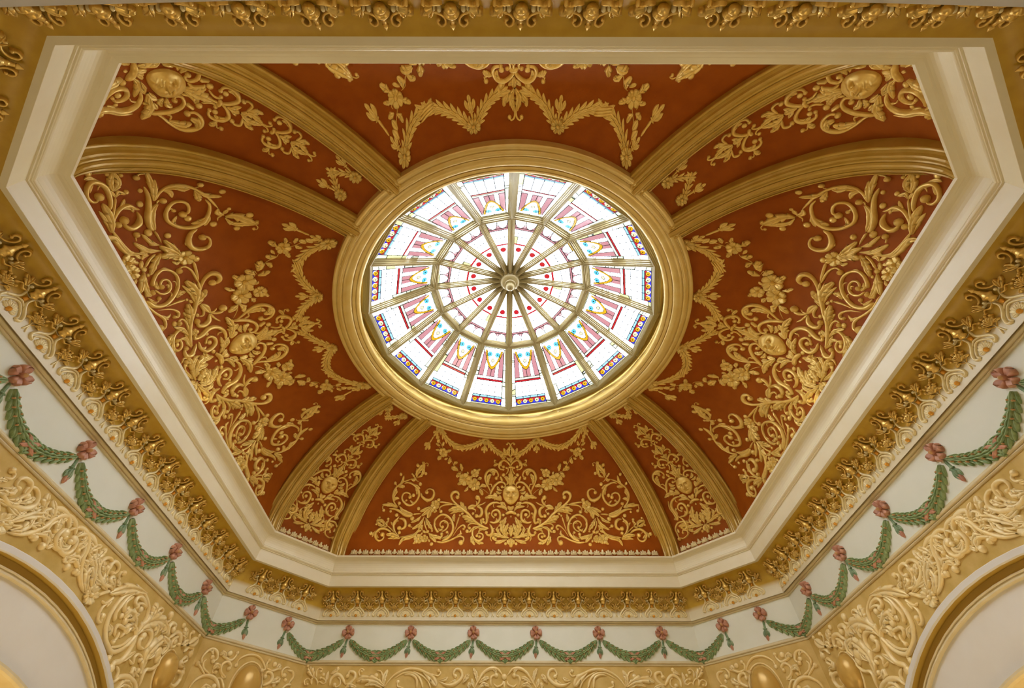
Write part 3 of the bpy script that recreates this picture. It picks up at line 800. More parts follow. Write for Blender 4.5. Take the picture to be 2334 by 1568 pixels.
# frieze band and its rails
oct_sweep([(.100, .7245), (.100, .8705)], 'wall_frieze', M['frieze'], per_side=True)
oct_ring([(WO, .706), (.1015, .7065), (.0995, .709), (.0995, .7115), (.1015, .7125), (.0975, .7145)] + torus((.0985, .7175), .004, 180 + 50, 90, 5) + [(.0985, .7235), (.100, .7255)], 'trim_1', M['cream_low'])
oct_ring([(.101, .869), (.0955, .8695), (.0935, .871), (.0935, .8735), (.0955, .8745), (.091, .8765)] + torus((.0915, .8805), .0042, 200, 90, 5) + [(.088, .8855), (.0845, .8865)] + torus((.0845, .8905), .005, 250, 130, 6) + [(.0835, .8945)], 'trim_2', M['cream_low'])
# gold cove
CV = [(.0142 + .0652 * math.cos(t), .8952 + .1048 * math.sin(t)) for t in np.linspace(0, math.pi / 2, 13)]
CARC = np.concatenate([[0], np.cumsum(np.hypot(*np.diff(np.array(CV), axis=0).T))])
mb_c = oct_sweep([(.0794, .8800)] + CV, 'ceiling_cove', M['cove'], smooth=True, per_side=True)
# white octagonal frame
FR = [(.0142, 1.0), (.0005, 1.0), (0, 1.0005), (-.004, 1.049), (-.0046, 1.0495), (-.0078, 1.0495), (-.0084, 1.0525), (-.0088, 1.053), (-.0115, 1.0532)] \
    + torus((-.0105, 1.0595), .0055, 250, 110, 7) + [(-.0132, 1.0665), (-.0132, 1.0685), (-.0118, 1.0695)] \
    + [(-.0118 - .0212 * (1 - math.cos(t)) , 1.0695 + .0439 * math.sin(t)) for t in np.linspace(0.05, math.pi / 2, 8)] \
    + [(-.0345, 1.1145), (-.0457, 1.1175), (-.0462, 1.118), (-.0475, 1.1253), (-.0440, 1.1262), (.004, 1.1275)]
oct_ring(FR, 'trim_3', M['cream'])
# vault panels
for i in range(8):
    mb = MB(); T = np.linspace(-1, 1, 13 if i % 2 else 5); Q = np.concatenate([[-.09], np.linspace(0, 1, 25)])
    t, q = np.meshgrid(T, Q, indexing='ij'); mb.grid(PAN[i].P(t, q)); mb.build('ceiling_panel_' + SIDE[i], M['red'], kind='structure')
# vault ribs
PR = [(-.047, -.006), (-.047, .020), (-.0455, .0225), (-.041, .0235), (-.0405, .020), (-.036, .0185), (-.031, .024), (-.028, .0315), (-.024, .034), (-.0205, .033),
      (-.020, .030), (-.018, .030), (-.015, .034), (-.011, .035), (-.009, .033), (-.0085, .037), (-.005, .041), (0, .0425)]
PR = PR + [(-a, b) for a, b in PR[-2::-1]]
for i in range(8):
    pa = PAN[i - 1]; pb = PAN[i]; Q = np.concatenate([[-.085], np.linspace(0, 1, 33)])
    c = pb.P(-np.ones(len(Q)), Q)
    dirp = np.array([c[-1][0] - c[1][0], c[-1][1] - c[1][1], 0]); dirp /= np.linalg.norm(dirp)
    lat = np.cross(dirp, [0, 0, 1]); tan = np.gradient(c[1:], axis=0); tan = np.vstack([[0, 0, 1], tan]); tan /= np.linalg.norm(tan, axis=1, keepdims=True)
    nor = np.cross(tan, lat); nor *= np.sign(np.sum(nor * (np.array([0, 0, .9]) - c), 1, keepdims=True))
    nor[0] = nor[1]
    c = np.vstack([c, c[-1] + dirp * .035]); nor = np.vstack([nor, nor[-1]])
    qq = np.clip(np.concatenate([Q, [1]]), 0, 1); ex = .020 * np.clip(qq / .22, 0, 1) * np.cos(qq * math.pi / 2)
    V = np.array([[c[k] + lat * a + nor[k] * (b + (ex[k] if b > 0 else 0)) for a, b in PR] for k in range(len(c))])
    mb = MB(); mb.grid(V); o = mb.build('trim_rib', M['rib'], smooth=False, kind='structure')
# ring cornice at the eye of the vault
RP = [(.752, 1.66), (.7385, 1.606), (.7372, 1.596), (.7355, 1.5945), (.7270, 1.5920), (.7215, 1.5935), (.7202, 1.5975), (.7182, 1.5975)] \
    + [(.7182 - .0185 * math.sin(t / 2) ** 1.0, 1.5945 - .0045 * math.sin(t)) for t in np.linspace(.2, math.pi, 6)] \
    + [(.6990, 1.5990), (.6968, 1.5990), (.6955, 1.5965)] + [(.6955 - .0315 * math.sin(t), 1.6075 - .0125 * math.cos(t)) for t in np.linspace(.15, math.pi / 2, 7)] \
    + [(.6636, 1.6120), (.6612, 1.6120), (.6602, 1.6085), (.6500, 1.6120), (.6487, 1.6170), (.6465, 1.6170), (.6455, 1.6140), (.6395, 1.6170), (.6345, 1.6220), (.6325, 1.6280), (.6350, 1.6340), (.6360, 1.6400), (.6480, 1.6700), (.6680, 1.7200), (.6720, 1.7480)]
mb = MB(); A = np.linspace(0, 2 * math.pi, 129)[:-1]
V = np.array([[(CX + r * math.cos(a), r * math.sin(a), z) for r, z in RP] for a in A]); mb.grid(V, closed_u=True)
o = mb.build('trim_ring', M['ring'], smooth=True, kind='structure')
md = o.modifiers.new('e', 'EDGE_SPLIT'); md.split_angle = math.radians(38)
mb = MB(); V = np.array([[(CX + r * math.cos(a), r * math.sin(a), z) for r, z in ((.680, 1.745), (.636, 1.716))] for a in A]); mb.grid(V, closed_u=True)
mb.build('ceiling_soffit', M['ring'], kind='structure')

# ------------------------------------------------------------------ side walls with arched recesses
AC = (0.0, -.07)
def arch(a, h, n=41): return [(AC[0] + a * math.cos(t), AC[1] + h * math.sin(t)) for t in np.linspace(0, math.pi, n)]
for sgn, s in ((-1, 1), (1, 5)):
    X = OA + WO; hw = abs(corners(WO)[1][1]); nm = SIDE[s]
    mb = MB(); out = arch(.80, .64); P = [(sgn * X, hw, FZ), (sgn * X, hw, .709), (sgn * X, -hw, .709), (sgn * X, -hw, FZ)]
    base = [(sgn * X, y, z) for y, z in [(.80, FZ)] + out + [(-.80, FZ)]]
    n = len(base); top = []
    for (x, y, z) in base:
        ty = y * hw / .80; top.append((x, ty, .709 if z > FZ + 1e-6 else z))
    V = np.array([base, top]); 
    mb.grid(V)
    mb.build('wall_' + nm, M['tan'], smooth=False, kind='structure')
    def sweep(prof, name, m, a=.80, h=.64, smooth=False):
        mb = MB(); rows = []
        for d, dep in prof:
            pts = [(a - d, FZ)] + arch(a - d, h - d) + [(-(a - d), FZ)]
            rows.append([(sgn * (X + dep), y, z) for y, z in pts])
        mb.grid(np.array(rows)); mb.build(name, m, smooth=smooth, kind='structure')
    sweep([(-.002, .001), (-.002, -.006), (.0, -.008), (.013, -.008), (.0145, -.006), (.0145, .0)], 'trim_arch', M['tymp'])
    sweep([(.0145, -.001), (.0160, .016), (.034, .020)], 'trim_arch_reveal', M['reveal'])
    sweep([(.034, .022), (.034, .010), (.0365, .008), (.039, .009), (.0395, .012), (.043, .012), (.0435, .009), (.048, .008), (.050, .012), (.050, .022)], 'trim_arch_bead', M['cream_low'])
    # white tympanum with the smaller opening in it
    sweep([(.048, .018), (.185, .018)], 'wall_tympanum_' + nm, M['tymp'])
    sweep([(.183, .018), (.183, .010), (.1885, .008), (.194, .010), (.197, .016), (.197, .06), (.200, .30)], 'trim_opening', M['cream_low'])
    mb = MB(); mb.add([(sgn * (X + .30), -.62, FZ), (sgn * (X + .30), .62, FZ), (sgn * (X + .30), .62, .40), (sgn * (X + .30), -.62, .40)], [(0, 1, 2, 3)])
    mb.build('wall_recess_' + nm, M['reveal'], smooth=False, kind='structure')
    mb = MB(); mb.add([(sgn * (X), -.80, FZ), (sgn * X, .80, FZ), (sgn * (X + .31), .80, FZ), (sgn * (X + .31), -.80, FZ)], [(0, 1, 2, 3)])
    mb.build('floor', M['floor'], smooth=False, kind='structure')
    area_light('recess_lamp', (sgn * (X + .16), 0, -.05), (sgn * (X + .16), 0, 1), .9, 60, (1.0, .66, .25), .12)

# near wall: the same arch, open to the passage the photograph was taken from
Y = -(OB + WO); hx = corners(WO)[7][0]
mb = MB(); base = [(.80, Y, FZ)] + [(a, Y, z) for a, z in arch(.80, .64)] + [(-.80, Y, FZ)]
top = [(x * hx / .80, y, .709 if z > FZ + 1e-6 else z) for x, y, z in base]
mb.grid(np.array([base, top])); mb.build('wall_near', M['tan'], smooth=False, kind='structure')
mb = MB(); rows = [[(x, Y + .008 - d, z) for x, _, z in base] for d in (0, .25)]; mb.grid(np.array(rows)); mb.build('wall_near_arch', M['tymp'], kind='structure')
mb = MB(); x0, y0, y1, z1 = 1.0, Y - .24, Y - 1.2, .66
mb.add([(-x0, y0, FZ), (x0, y0, FZ), (x0, y0, z1), (-x0, y0, z1), (-x0, y1, FZ), (x0, y1, FZ), (x0, y1, z1), (-x0, y1, z1)], [(0, 4, 7, 3), (1, 2, 6, 5), (4, 5, 6, 7), (3, 7, 6, 2)])
mb.build('wall_passage', M['tymp'], smooth=False, kind='structure')
mb = MB(); mb.add([(-x0, Y + .02, FZ + .0005), (x0, Y + .02, FZ + .0005), (x0, y1, FZ + .0005), (-x0, y1, FZ + .0005)], [(0, 1, 2, 3)]); mb.build('floor', M['floor'], smooth=False, kind='structure')

# ------------------------------------------------------------------ ornament of the vault
ORD = ['first', 'second', 'third', 'fourth', 'fifth', 'sixth', 'seventh', 'eighth']

# small differences between the hand-set ornament of the eight panels: (heights), (raised by), (moved sideways by)
SET = {3: ((0, .28, .56), (0, 0, 0), (.033, .0325, .0155)),
       1: ((.03, .14, .19, .28, .42, .58), (-.045, -.037, -.037, -.021, 0, .003), (-.062, -.060, -.056, -.042, -.021, 0)),
       5: ((.03, .14, .19, .28, .42, .58), (-.045, -.037, -.037, -.021, 0, .003), (.062, .060, .056, .042, .021, 0)),
       7: ((.30, .423, .50, .567, .62), (-.08, -.056, -.035, -.012, -.012), (0, 0, 0, 0, 0)),
       0: ((.18, .26, .41, .55, .80), (-.084, -.073, -.063, -.047, -.037), (-.075, -.054, -.044, -.034, -.004)),
       6: ((.18, .26, .41, .55, .80), (-.084, -.073, -.063, -.047, -.037), (.075, .054, .044, .034, .004)),
       2: ((.18, .80), (0, 0), (-.010, -.016)), 4: ((.18, .80), (-.006, -.012), (.030, .020))}
def panel_map(i):
    a, b, c = SET[i]
    def f(uv, h):
        uv = np.asarray(uv, float); v = uv[..., 1]
        return PAN[i].map(np.stack([uv[..., 0] + np.interp(v, a, c), v + np.interp(v, a, b)], -1), h)
    return f
def vis(p): return infr(p, 30) and lipclear(p)
GU = STROKES
def face_mesh(mp, c, hw, hh):
    n, m_ = 41, 55; a = np.linspace(-1, 1, n); b = np.linspace(-1, 1, m_)
    Bm, Am = np.meshgrid(b, a); 
    # oval outline narrowing to the chin
    wd = np.sqrt(np.clip(1 - np.abs(Bm) ** 2.3, 0, 1)) * (1 - .30 * np.clip(-Bm, 0, 1) ** 1.4)
    x = Am * wd; r = np.abs(Am)
    hgt = .42 * np.sqrt(np.clip(1 - .9 * r ** 2.4, 0, 1)) * (.35 + .65 * np.clip(1 - np.abs(Bm) ** 3, 0, 1))
    g = lambda cx, cy, sx, sy: np.exp(-((x - cx) / sx) ** 2 - ((Bm - cy) / sy) ** 2)
    nose = .42 * np.exp(-(x / (.10 + .06 * np.clip(.3 - Bm, 0, 1))) ** 2) * np.clip((.34 - Bm) / .50, 0, 1) * (Bm > -.22) + .10 * g(0, -.20, .16, .07)
    hgt = hgt + nose + .08 * (g(-.34, .38, .26, .10) + g(.34, .38, .26, .10)) - .26 * (g(-.36, .20, .22, .10) + g(.36, .20, .22, .10)) + .16 * (g(-.36, .18, .13, .045) + g(.36, .18, .13, .045)) \
        + .10 * (g(-.42, -.15, .2, .2) + g(.42, -.15, .2, .2)) + .20 * (g(0, -.42, .24, .045) + g(0, -.54, .19, .055)) - .16 * g(0, -.48, .24, .022) - .07 * g(0, -.33, .22, .05) + .14 * g(0, -.78, .22, .14)
    h = hgt * hw * 1.15; h = np.clip(h, 0, None); h[0, :] = h[-1, :] = -.003; h[:, 0] = h[:, -1] = -.003
    uv = np.stack([c[0] + x * hw, c[1] + Bm * hh], -1)
    mb = MB(); mb.grid(mp(uv, h)); return mb
def add_face(mp, c, hw, hh):
    def f(e, org):
        P = mp(np.array([c]), np.zeros(1))[0]
        if not vis(P): return
        fc = face_mesh(mp, c, hw, hh).build('face', M['orn'], e, org=org)
        for sx in (-1, 1):
            mb = MB(); s_ball(mb, mp, (c[0] + sx * hw * .36, c[1] + hh * .17), hw * .085, .5, hw * .52)
            mb.build('eye', M['orn'], fc, org=org)
    return f
def laurel(mb, mp, pts, wd, step, wrap=None):
    S = smooth_pts(pts, 12); L = np.concatenate([[0], np.cumsum(np.linalg.norm(np.diff(S, axis=0), axis=1))]); tot = L[-1]; k = int(tot / step)
    at = lambda d: np.array([np.interp(d, L, S[:, 0]), np.interp(d, L, S[:, 1])])
    for j in range(k + 1):
        d = tot * j / max(k, 1); p = at(d); q = at(min(d + step * .9, tot)) if d + step * .9 <= tot else p + (p - at(d - step * .9)); t = (q - p); t /= np.linalg.norm(t) + 1e-9; n = np.array([-t[1], t[0]])
        ln = step * 1.55
        for sx in (-1, 0, 1):
            a = p + n * sx * wd * .18; b = p + t * ln * .6 + n * sx * wd * .34; c = p + t * ln + n * sx * wd * (.62 if sx else 0)
            s_leaf(mb, mp, [a, b, c], wd * .34, 0, .5, .0035 if sx == 0 else 0)
GW = {}
for i in range(8):
    mp = panel_map(i); wh = WHERE[i]; big = i % 2 == 1
    if big:
        for m_ in (False, True):
            side = ['upper', 'lower'] if i == 1 else (['lower', 'upper'] if i == 5 else (['left', 'right'] if i == 3 else ['right', 'left']))
            if i == 3 or i == 7: sd = ('left' if not m_ else 'right') if i == 3 else ('right' if not m_ else 'left')
            elif i == 1: sd = 'upper' if not m_ else 'lower'
            else: sd = 'lower' if not m_ else 'upper'
            f = (lambda st: xf(st, mir)) if m_ else (lambda st: st)
            ornament('acanthus_scroll', [f(s) for s in GU['rinceau']], mp, M['orn'], f'gold acanthus scroll on the {sd} half of the {wh} red panel', 'scroll ornament', visf=vis)
            ornament('flower_vine', [f(s) for s in GU['vine']], mp, M['orn'], f'gold flower vine on the {sd} half of the {wh} red panel', 'flower garland', visf=vis)
            for nm, key, stp, wdt, ds in (('laurel_garland', 'lau1', .0185, .029, 'long gold laurel swag with ribbon'), ('laurel_garland', 'lau2', .0185, .029, 'short gold laurel swag')):
                P = GU[key][0][3].copy(); P = mir(P) if m_ else P
                PP3 = mp(P, np.zeros(len(P)))
                if not any(vis(q) for q in PP3): continue
                c = PP3.mean(0); e = empty(nm, c, f'{ds}, {sd} half of the {wh} red panel', 'garland'); org = (c[0], c[1], c[2] + Z0)
                half = len(P) // 2
                if key == 'lau1':
                    S = smooth_pts(P, 8); cut = int(len(S) * .47)
                    mb = MB(); laurel(mb, mp, S[:cut + 1][::-1][::-1], wdt, stp); mb.build('laurel_leaves', M['orn'], e, org=org)
                    mb = MB(); laurel(mb, mp, S[cut:][::-1], wdt, stp); mb.build('laurel_leaves', M['orn'], e, org=org)
                    mb = MB(); a = S[cut - 5]; b = S[min(cut + 6, len(S) - 1)]; dd = (b - a) / np.linalg.norm(b - a); nn = np.array([-dd[1], dd[0]])
                    for off in (-.007, 0, .007): s_tube(mb, mp, [a - nn * .010 + nn * off, (a + b) / 2 + nn * off, b + nn * .008 + nn * off], [.007], 0, 5, .5, .008)
                    mb.build('ribbon', M['orn'], e, org=org)
                else:
                    mb = MB(); laurel(mb, mp, P, wdt, stp); mb.build('laurel_leaves', M['orn'], e, org=org)
            for key, ds in (('pend1', 'with double bellflower'), ('pend2', 'with single bellflower')):
                P = GU[key][0][3].copy(); P = mir(P) if m_ else P
                a, b = P[0], P[-1]
                PP3 = mp(P, np.zeros(len(P)))
                if not any(vis(q) for q in PP3): continue
                c = PP3[0]; e = empty('rosette', c, f'gold rosette with hanging bellflower {ds}, {sd} half of the {wh} red panel', 'rosette'); org = (c[0], c[1], c[2] + Z0)
                mb = MB(); s_flower(mb, mp, a, .0225, 8, .38, .006); mb.build('flower', M['orn'], e, org=org)
                d = b - a; ln = np.linalg.norm(d); t = d / ln; n = np.array([-t[1], t[0]])
                def bell(p, sz, nm2='bellflower'):
                    mb = MB()
                    for sx in (-1, 0, 1): s_leaf(mb, mp, [p, p + t * sz * .45 + n * sx * sz * .28, p + t * sz * .86 + n * sx * sz * .36], sz * .40, 0, .45, .004 if sx == 0 else 0)
                    s_leaf(mb, mp, [p + t * sz * .5, p + t * sz * .9, p + t * sz * 1.2], sz * .36, 0, .45)
                    mb.build(nm2, M['orn'], e, org=org)
                def stalk(p, q):
                    mb = MB(); s_tube(mb, mp, [p, (p + q) / 2, q], [.008, .007, .010]); s_tube(mb, mp, [q - n * .008, q, q + n * .008], [.007], 0, 3, .7, .003); mb.build('stalk', M['orn'], e, org=org)
                if key == 'pend1':
                    stalk(a + t * .01, a + t * ln * .18); bell(a + t * ln * .18, .028); stalk(a + t * ln * .42, a + t * ln * .70); bell(a + t * ln * .70, .036)
                else:
                    stalk(a + t * .012, a + t * ln * .42); bell(a + t * ln * .42, .036)
        st = []
        for key in ('mask',):
            st += GU[key] + [xf(s, mir) for s in GU[key]]
        st += GU['maskc'] + GU['finial'] + [xf(s, mir) for s in GU['finial']]
        ornament('mask_ornament', st, mp, M['orn'], f'gold face mask with leaf crown on the {wh} red panel', 'mask ornament', visf=vis, extra=add_face(mp, (0, .279), .044, .050))
    else:
        s_ = .92
        base = lambda p: np.stack([p[:, 0] * s_, .028 + (p[:, 1] - .025) * s_], 1)
        st = [xf(s, base, s_) for s in GU['mask'] + GU['maskc']] + [xf(s, lambda p: mir(base(p)), s_) for s in GU['mask']]
        sm = lambda p: p
        st += [xf(s, sm) for s in GU['smallS']] + [xf(s, lambda p: mir(sm(p))) for s in GU['smallS']]
        vv = lambda v: .028 + (v - .025) * s_
        ornament('mask_ornament', st, mp, M['orn'], f'gold face mask with curled plumes on the {wh} red panel', 'mask ornament', visf=vis, extra=add_face(mp, (0, vv(.279)), .040, .046))
        upper = [s for s in GU['mask'] if s[3][:, 1].min() > .405] + [s for s in GU['maskc'] if s[3][:, 1].min() > .40]
        fin = GU['finial']
        for k, dd in enumerate((0, .142)):
            g2 = lambda p: base(p) + np.array([0, dd])
            ss = [xf(s, g2, s_) for s in fin] + [xf(s, lambda p: mir(g2(p)), s_) for s in fin]
            if k: ss += [xf(s, g2, s_) for s in upper] + [xf(s, lambda p: mir(g2(p)), s_) for s in upper if abs(s[3][:, 0].mean()) > .003]
            ornament('scroll_finial', ss, mp, M['orn'], f'gold {"bud next to the mask" if k == 0 else "scrolls with bud"} on the {wh} red panel', 'finial ornament', visf=vis)
        yv = .80
        for sx in (-1, 1):
            a = np.array([sx * .044, yv]); c = mp(np.array([a]), np.zeros(1))[0]; t = np.array([sx * .16, -1.0]); t /= np.linalg.norm(t); n = np.array([-t[1], t[0]])
            if i in (0, 2): sd = ('lower' if sx > 0 else 'upper') if i == 0 else ('right' if sx > 0 else 'left')
            else: sd = ('right' if sx > 0 else 'left')
            sd = {0: ('right', 'left'), 2: ('left', 'right'), 4: ('left', 'right'), 6: ('right', 'left')}[i][(sx + 1) // 2]
            e = empty('rosette', c, f'{sd} gold rosette at the skylight end of the {wh} red panel', 'rosette'); org = (c[0], c[1], c[2] + Z0)
            mb = MB(); s_flower(mb, mp, a, .0215, 8, .38, .006); mb.build('flower', M['orn'], e, org=org)
            mb = MB(); s_tube(mb, mp, [a + t * .012, a + t * .03, a + t * .045], [.008, .007, .010]); s_tube(mb, mp, [a + t * .045 - n * .008, a + t * .045, a + t * .045 + n * .008], [.007], 0, 3, .7, .003); mb.build('stalk', M['orn'], e, org=org)
            mb = MB(); p = a + t * .047; sz = .034
            for q in (-1, 0, 1): s_leaf(mb, mp, [p, p + t * sz * .45 + n * q * sz * .28, p + t * sz * .86 + n * q * sz * .36], sz * .40, 0, .45, .004 if q == 0 else 0)
            s_leaf(mb, mp, [p + t * sz * .5, p + t * sz * .9, p + t * sz * 1.2], sz * .36, 0, .45); mb.build('bellflower', M['orn'], e, org=org)
        c = mp(np.array([[0, yv - .05]]), np.zeros(1))[0]
        e = empty('laurel_garland', c, f'short gold laurel swag on the {wh} red panel', 'garland'); org = (c[0], c[1], c[2] + Z0)
        for sx in (-1, 1):
            mb = MB(); laurel(mb, mp, [(sx * .040, yv - .012), (sx * .024, yv - .036), (sx * .003, yv - .058)], .024, .015); mb.build('laurel_leaves', M['orn'], e, org=org)

# cresting of small gilt leaves along the foot of the panels
def crest():
    mpf = lambda uv, h: np.stack([uv[..., 0], -h, uv[..., 1]], -1)
    mb = MB()
    for a, l, ww in ((0, .027, .013), (32, .026, .012), (-32, .026, .012), (62, .021, .011), (-62, .021, .011)):
        r = math.radians(a); s_leaf(mb, mpf, [(0, .001), (math.sin(r) * l * .55, math.cos(r) * l * .5), (math.sin(r) * l * .78, math.cos(r) * l)], ww, 1, .5)
    s_tube(mb, mpf, [(-.019, .001), (0, .0025), (.019, .001)], [.005], 0, 4, .6)
    fan = mb.mesh('leaf_fan', M['gilt_pale'], world=False)
    mb = MB()
    for a, l, ww in ((0, .025, .012), (50, .016, .010), (-50, .016, .010)):
        r = math.radians(a); s_leaf(mb, mpf, [(0, .004), (math.sin(r) * l * .5, .004 + math.cos(r) * l * .5), (math.sin(r) * l, .004 + math.cos(r) * l)], ww, 0, .5)
    s_ball(mb, mpf, (0, .006), .005)
    bud = mb.mesh('leaf_bud', M['gilt_pale'], world=False)
    return fan, bud
FAN, BUD = crest()
def place(me, name, loc, rz, label, cat, group):
    o = bpy.data.objects.new(name, me); COL.objects.link(o); o.location = (loc[0] * U, loc[1] * U, (loc[2] + Z0) * U); o.rotation_euler.z = rz
    return tag(o, label, cat, group)
def wall_frame(s, off):
    c = corners(off); A = np.array(c[s]); B = np.array(c[(s + 1) % 8]); d = B - A; L = np.linalg.norm(d); d /= L
    return (A + B) / 2, d, L, math.atan2(d[1], d[0])
for s in (2, 3, 4):
    mid, d, L, rz = wall_frame(s, -.001); sp = .0575; n = int((L - .10) / sp); n += 1 - n % 2
    for k in range(2 * n - 1):
        x = (k - (n - 1)) * sp / 2; p = mid + d * x
        isf = k % 2 == 0
        place(FAN if isf else BUD, 'leaf_fan' if isf else 'leaf_bud', (p[0], p[1], 1.1520), rz, ('small pale gilt leaf fan' if isf else 'small pale gilt leaf bud') + f' at the foot of the {WHERE[s]} red panel', 'cresting ornament', f'{"leaf fans" if isf else "leaf buds"} of the {WHERE[s]} cresting')

# ------------------------------------------------------------------ cornice ornament on the gold cove
def cmap(uv, h):
    w_ = uv[..., 1]; ww = np.clip(w_, 0, CARC[-1]); ph = np.interp(ww, CARC, np.linspace(0, math.pi / 2, 13))
    o = .0652 * np.cos(ph); z = .1048 * np.sin(ph)
    nx = -np.cos(ph) * .1048; nz = -np.sin(ph) * .0652; nl = np.hypot(nx, nz); nx /= nl; nz /= nl
    return np.stack([uv[..., 0], o + nx * h + np.minimum(w_, 0) * 0, z + nz * h], -1)
def lathe(mb, mp, axis_u, prof, n=10, flat=1.0):
    """round body lying on the surface: prof = (w, radius); half sunk"""
    A = np.linspace(0, 2 * math.pi, n + 1)[:-1]
    uv = np.array([[(axis_u + r * math.cos(a), w_) for a in A] for w_, r in prof]); h = np.array([[.010 + r * math.sin(a) * flat for a in A] for w_, r in prof])
    mb.grid(mp(uv, h), closed_v=True)
W1 = CARC[-1]
def make_bracket():
    P = []
    wv = lambda t: W1 - (.013 + (t - .010) * 1.18)
    mb = MB(); lathe(mb, cmap, 0, [(wv(.010), .0003), (wv(.013), .0022), (wv(.018), .0050), (wv(.021), .0056), (wv(.0225), .0035)]); P.append(('tip', mb, 'gilt'))
    mb = MB(); lathe(mb, cmap, 0, [(wv(.022), .0036), (wv(.027), .0040), (wv(.032), .0052), (wv(.0335), .0066), (wv(.035), .0055), (wv(.041), .0080), (wv(.046), .0115)]); P.append(('fluted_stem', mb, 'gilt'))
    mb = MB(); lathe(mb, cmap, 0, [(wv(.045), .0110), (wv(.047), .0135), (wv(.050), .0140), (wv(.052), .0110), (wv(.056), .0085), (wv(.060), .0105), (wv(.063), .0104), (wv(.066), .0004)], 14, .85); P.append(('bowl', mb, 'gilt'))
    for sx in (-1, 1):
        mb = MB(); s_tube(mb, cmap, [(sx * .032, wv(.046)), (sx * .020, wv(.042)), (sx * .0125, wv(.033)), (sx * .0125, wv(.022)), (sx * .0195, wv(.0175)), (sx * .0255, wv(.023)), (sx * .0235, wv(.030))], [.005, .0065, .006, .005], .0038, 5, .9, .006); P.append(('scroll', mb, 'gilt'))
        for a, l in ((.9, .030), (.35, .027)):
            mb = MB(); r = math.atan2(math.sin(a), math.cos(a)); b0 = (sx * .030, wv(.060)); s_leaf(mb, cmap, [b0, (b0[0] + sx * math.sin(a) * l * .5, b0[1] + math.cos(a) * l * .6), (b0[0] + sx * math.sin(a) * l * .95, b0[1] + math.cos(a) * l * 1.05)], .012, 1, .6, .008); P.append(('leaf', mb, 'gilt'))
        mb = MB(); s_tube(mb, cmap, [(sx * .014, wv(.062)), (sx * .026, wv(.066)), (sx * .036, wv(.060)), (sx * .044, wv(.066))], [.0055], .0036, 4, .9, .004); P.append(('scroll', mb, 'gilt'))
        mb = MB(); s_ball(mb, cmap, (sx * .0200, wv(.052)), .0040, .8, .006); P.append(('bead', mb, 'gilt_pale'))
        mb = MB(); s_ball(mb, cmap, (sx * .029, wv(.056)), .0036, .8, .007); P.append(('bead', mb, 'gilt_pale'))
    return P
def make_shell():
    P = []
    for sx in (-1, 1):
        mb = MB(); s_tube(mb, cmap, [(sx * .026, .001), (sx * .037, .008), (sx * .033, .022), (sx * .019, .035), (sx * .0115, .046), (sx * .0125, .058), (sx * .019, .068), (sx * .0265, .069)], [.008, .009, .008, .006, .005], .0038, 6, .8); P.append(('side_scroll', mb, 'gilt_pale'))
    mb = MB(); s_tube(mb, cmap, [(-.0245, .001), (-.027, .012), (-.015, .026), (0, .0335), (.015, .026), (.027, .012), (.0245, .001)], [.0055, .006, .0055], 0, 6, .9); P.append(('arch_frame', mb, 'gilt_pale'))
    mb = MB(); s_tube(mb, cmap, [(-.018, .034), (0, .0405), (.018, .034)], [.006], 0, 6, .7)
    s_tube(mb, cmap, [(-.011, .0605), (0, .0575), (.011, .0605)], [.003], 0, 4, .8); P.append(('crossbar', mb, 'gilt_pale'))
    mb = MB()
    for a in range(-80, 81, 20):
        r = math.radians(a); l = .0235 if abs(a) < 50 else .021
        s_leaf(mb, cmap, [(math.sin(r) * .004, .004 + math.cos(r) * .004), (math.sin(r) * l * .6, .004 + math.cos(r) * l * .6), (math.sin(r) * l, .004 + math.cos(r) * l)], .0085, 0, .45)
    P.append(('shell', mb, 'gilt_pale'))
    mb = MB(); s_ball(mb, cmap, (0, .0055), .0062, .9); P.append(('gold_bead', mb, 'bead'))
    mb = MB(); s_ball(mb, cmap, (0, .0500), .0052, .9); s_ball(mb, cmap, (0, .0475), .0048, .9); P.append(('gold_bead', mb, 'bead'))
    return P
def make_palmette():
    P = []
    mb = MB(); s_tube(mb, cmap, [(-.004, 0), (-.001, .012), (0, .024), (0, .034)], [.006, .004, .0045]); s_tube(mb, cmap, [(.007, 0), (.003, .010), (.0005, .022)], [.005, .004]); P.append(('stem', mb, 'gilt_pale'))
    for sx in (-1, 1):
        mb = MB(); s_tube(mb, cmap, [(0, .020), (sx * .008, .028), (sx * .013, .031)], [.003, .003]); s_leaf(mb, cmap, [(sx * .008, .030), (sx * .015, .031), (sx * .0235, .028)], .010, 1, .6, .004); P.append(('leaf', mb, 'gilt'))
    for a in (-52, -26, 0, 26, 52):
        r = math.radians(a); mb = MB(); l = .030
        s_leaf(mb, cmap, [(0, .030), (math.sin(r) * l * .4, .030 + math.cos(r) * l * .45), (math.sin(r) * l * .75, .030 + math.cos(r) * l * .8)], .0095, 1, .7, .006)
        s_ball(mb, cmap, (math.sin(r) * l * .78, .030 + math.cos(r) * l * .84), .0035, 1, .008); P.append(('bud', mb, 'gilt'))
    return P
PROTO = {}
def proto(kind, parts): PROTO[kind] = [(n, mb.mesh(n, M[m], world=False)) for n, mb, m in parts]
proto('bracket', make_bracket()); proto('shell', make_shell()); proto('palmette', make_palmette())
def put(kind, name, loc, rz, label, cat, group):
    e = empty(name, loc, label, cat, group, rz)
    for n, me in PROTO[kind]:
        o = bpy.data.objects.new(n, me); COL.objects.link(o); o.parent = e
    return e
SP = .1156
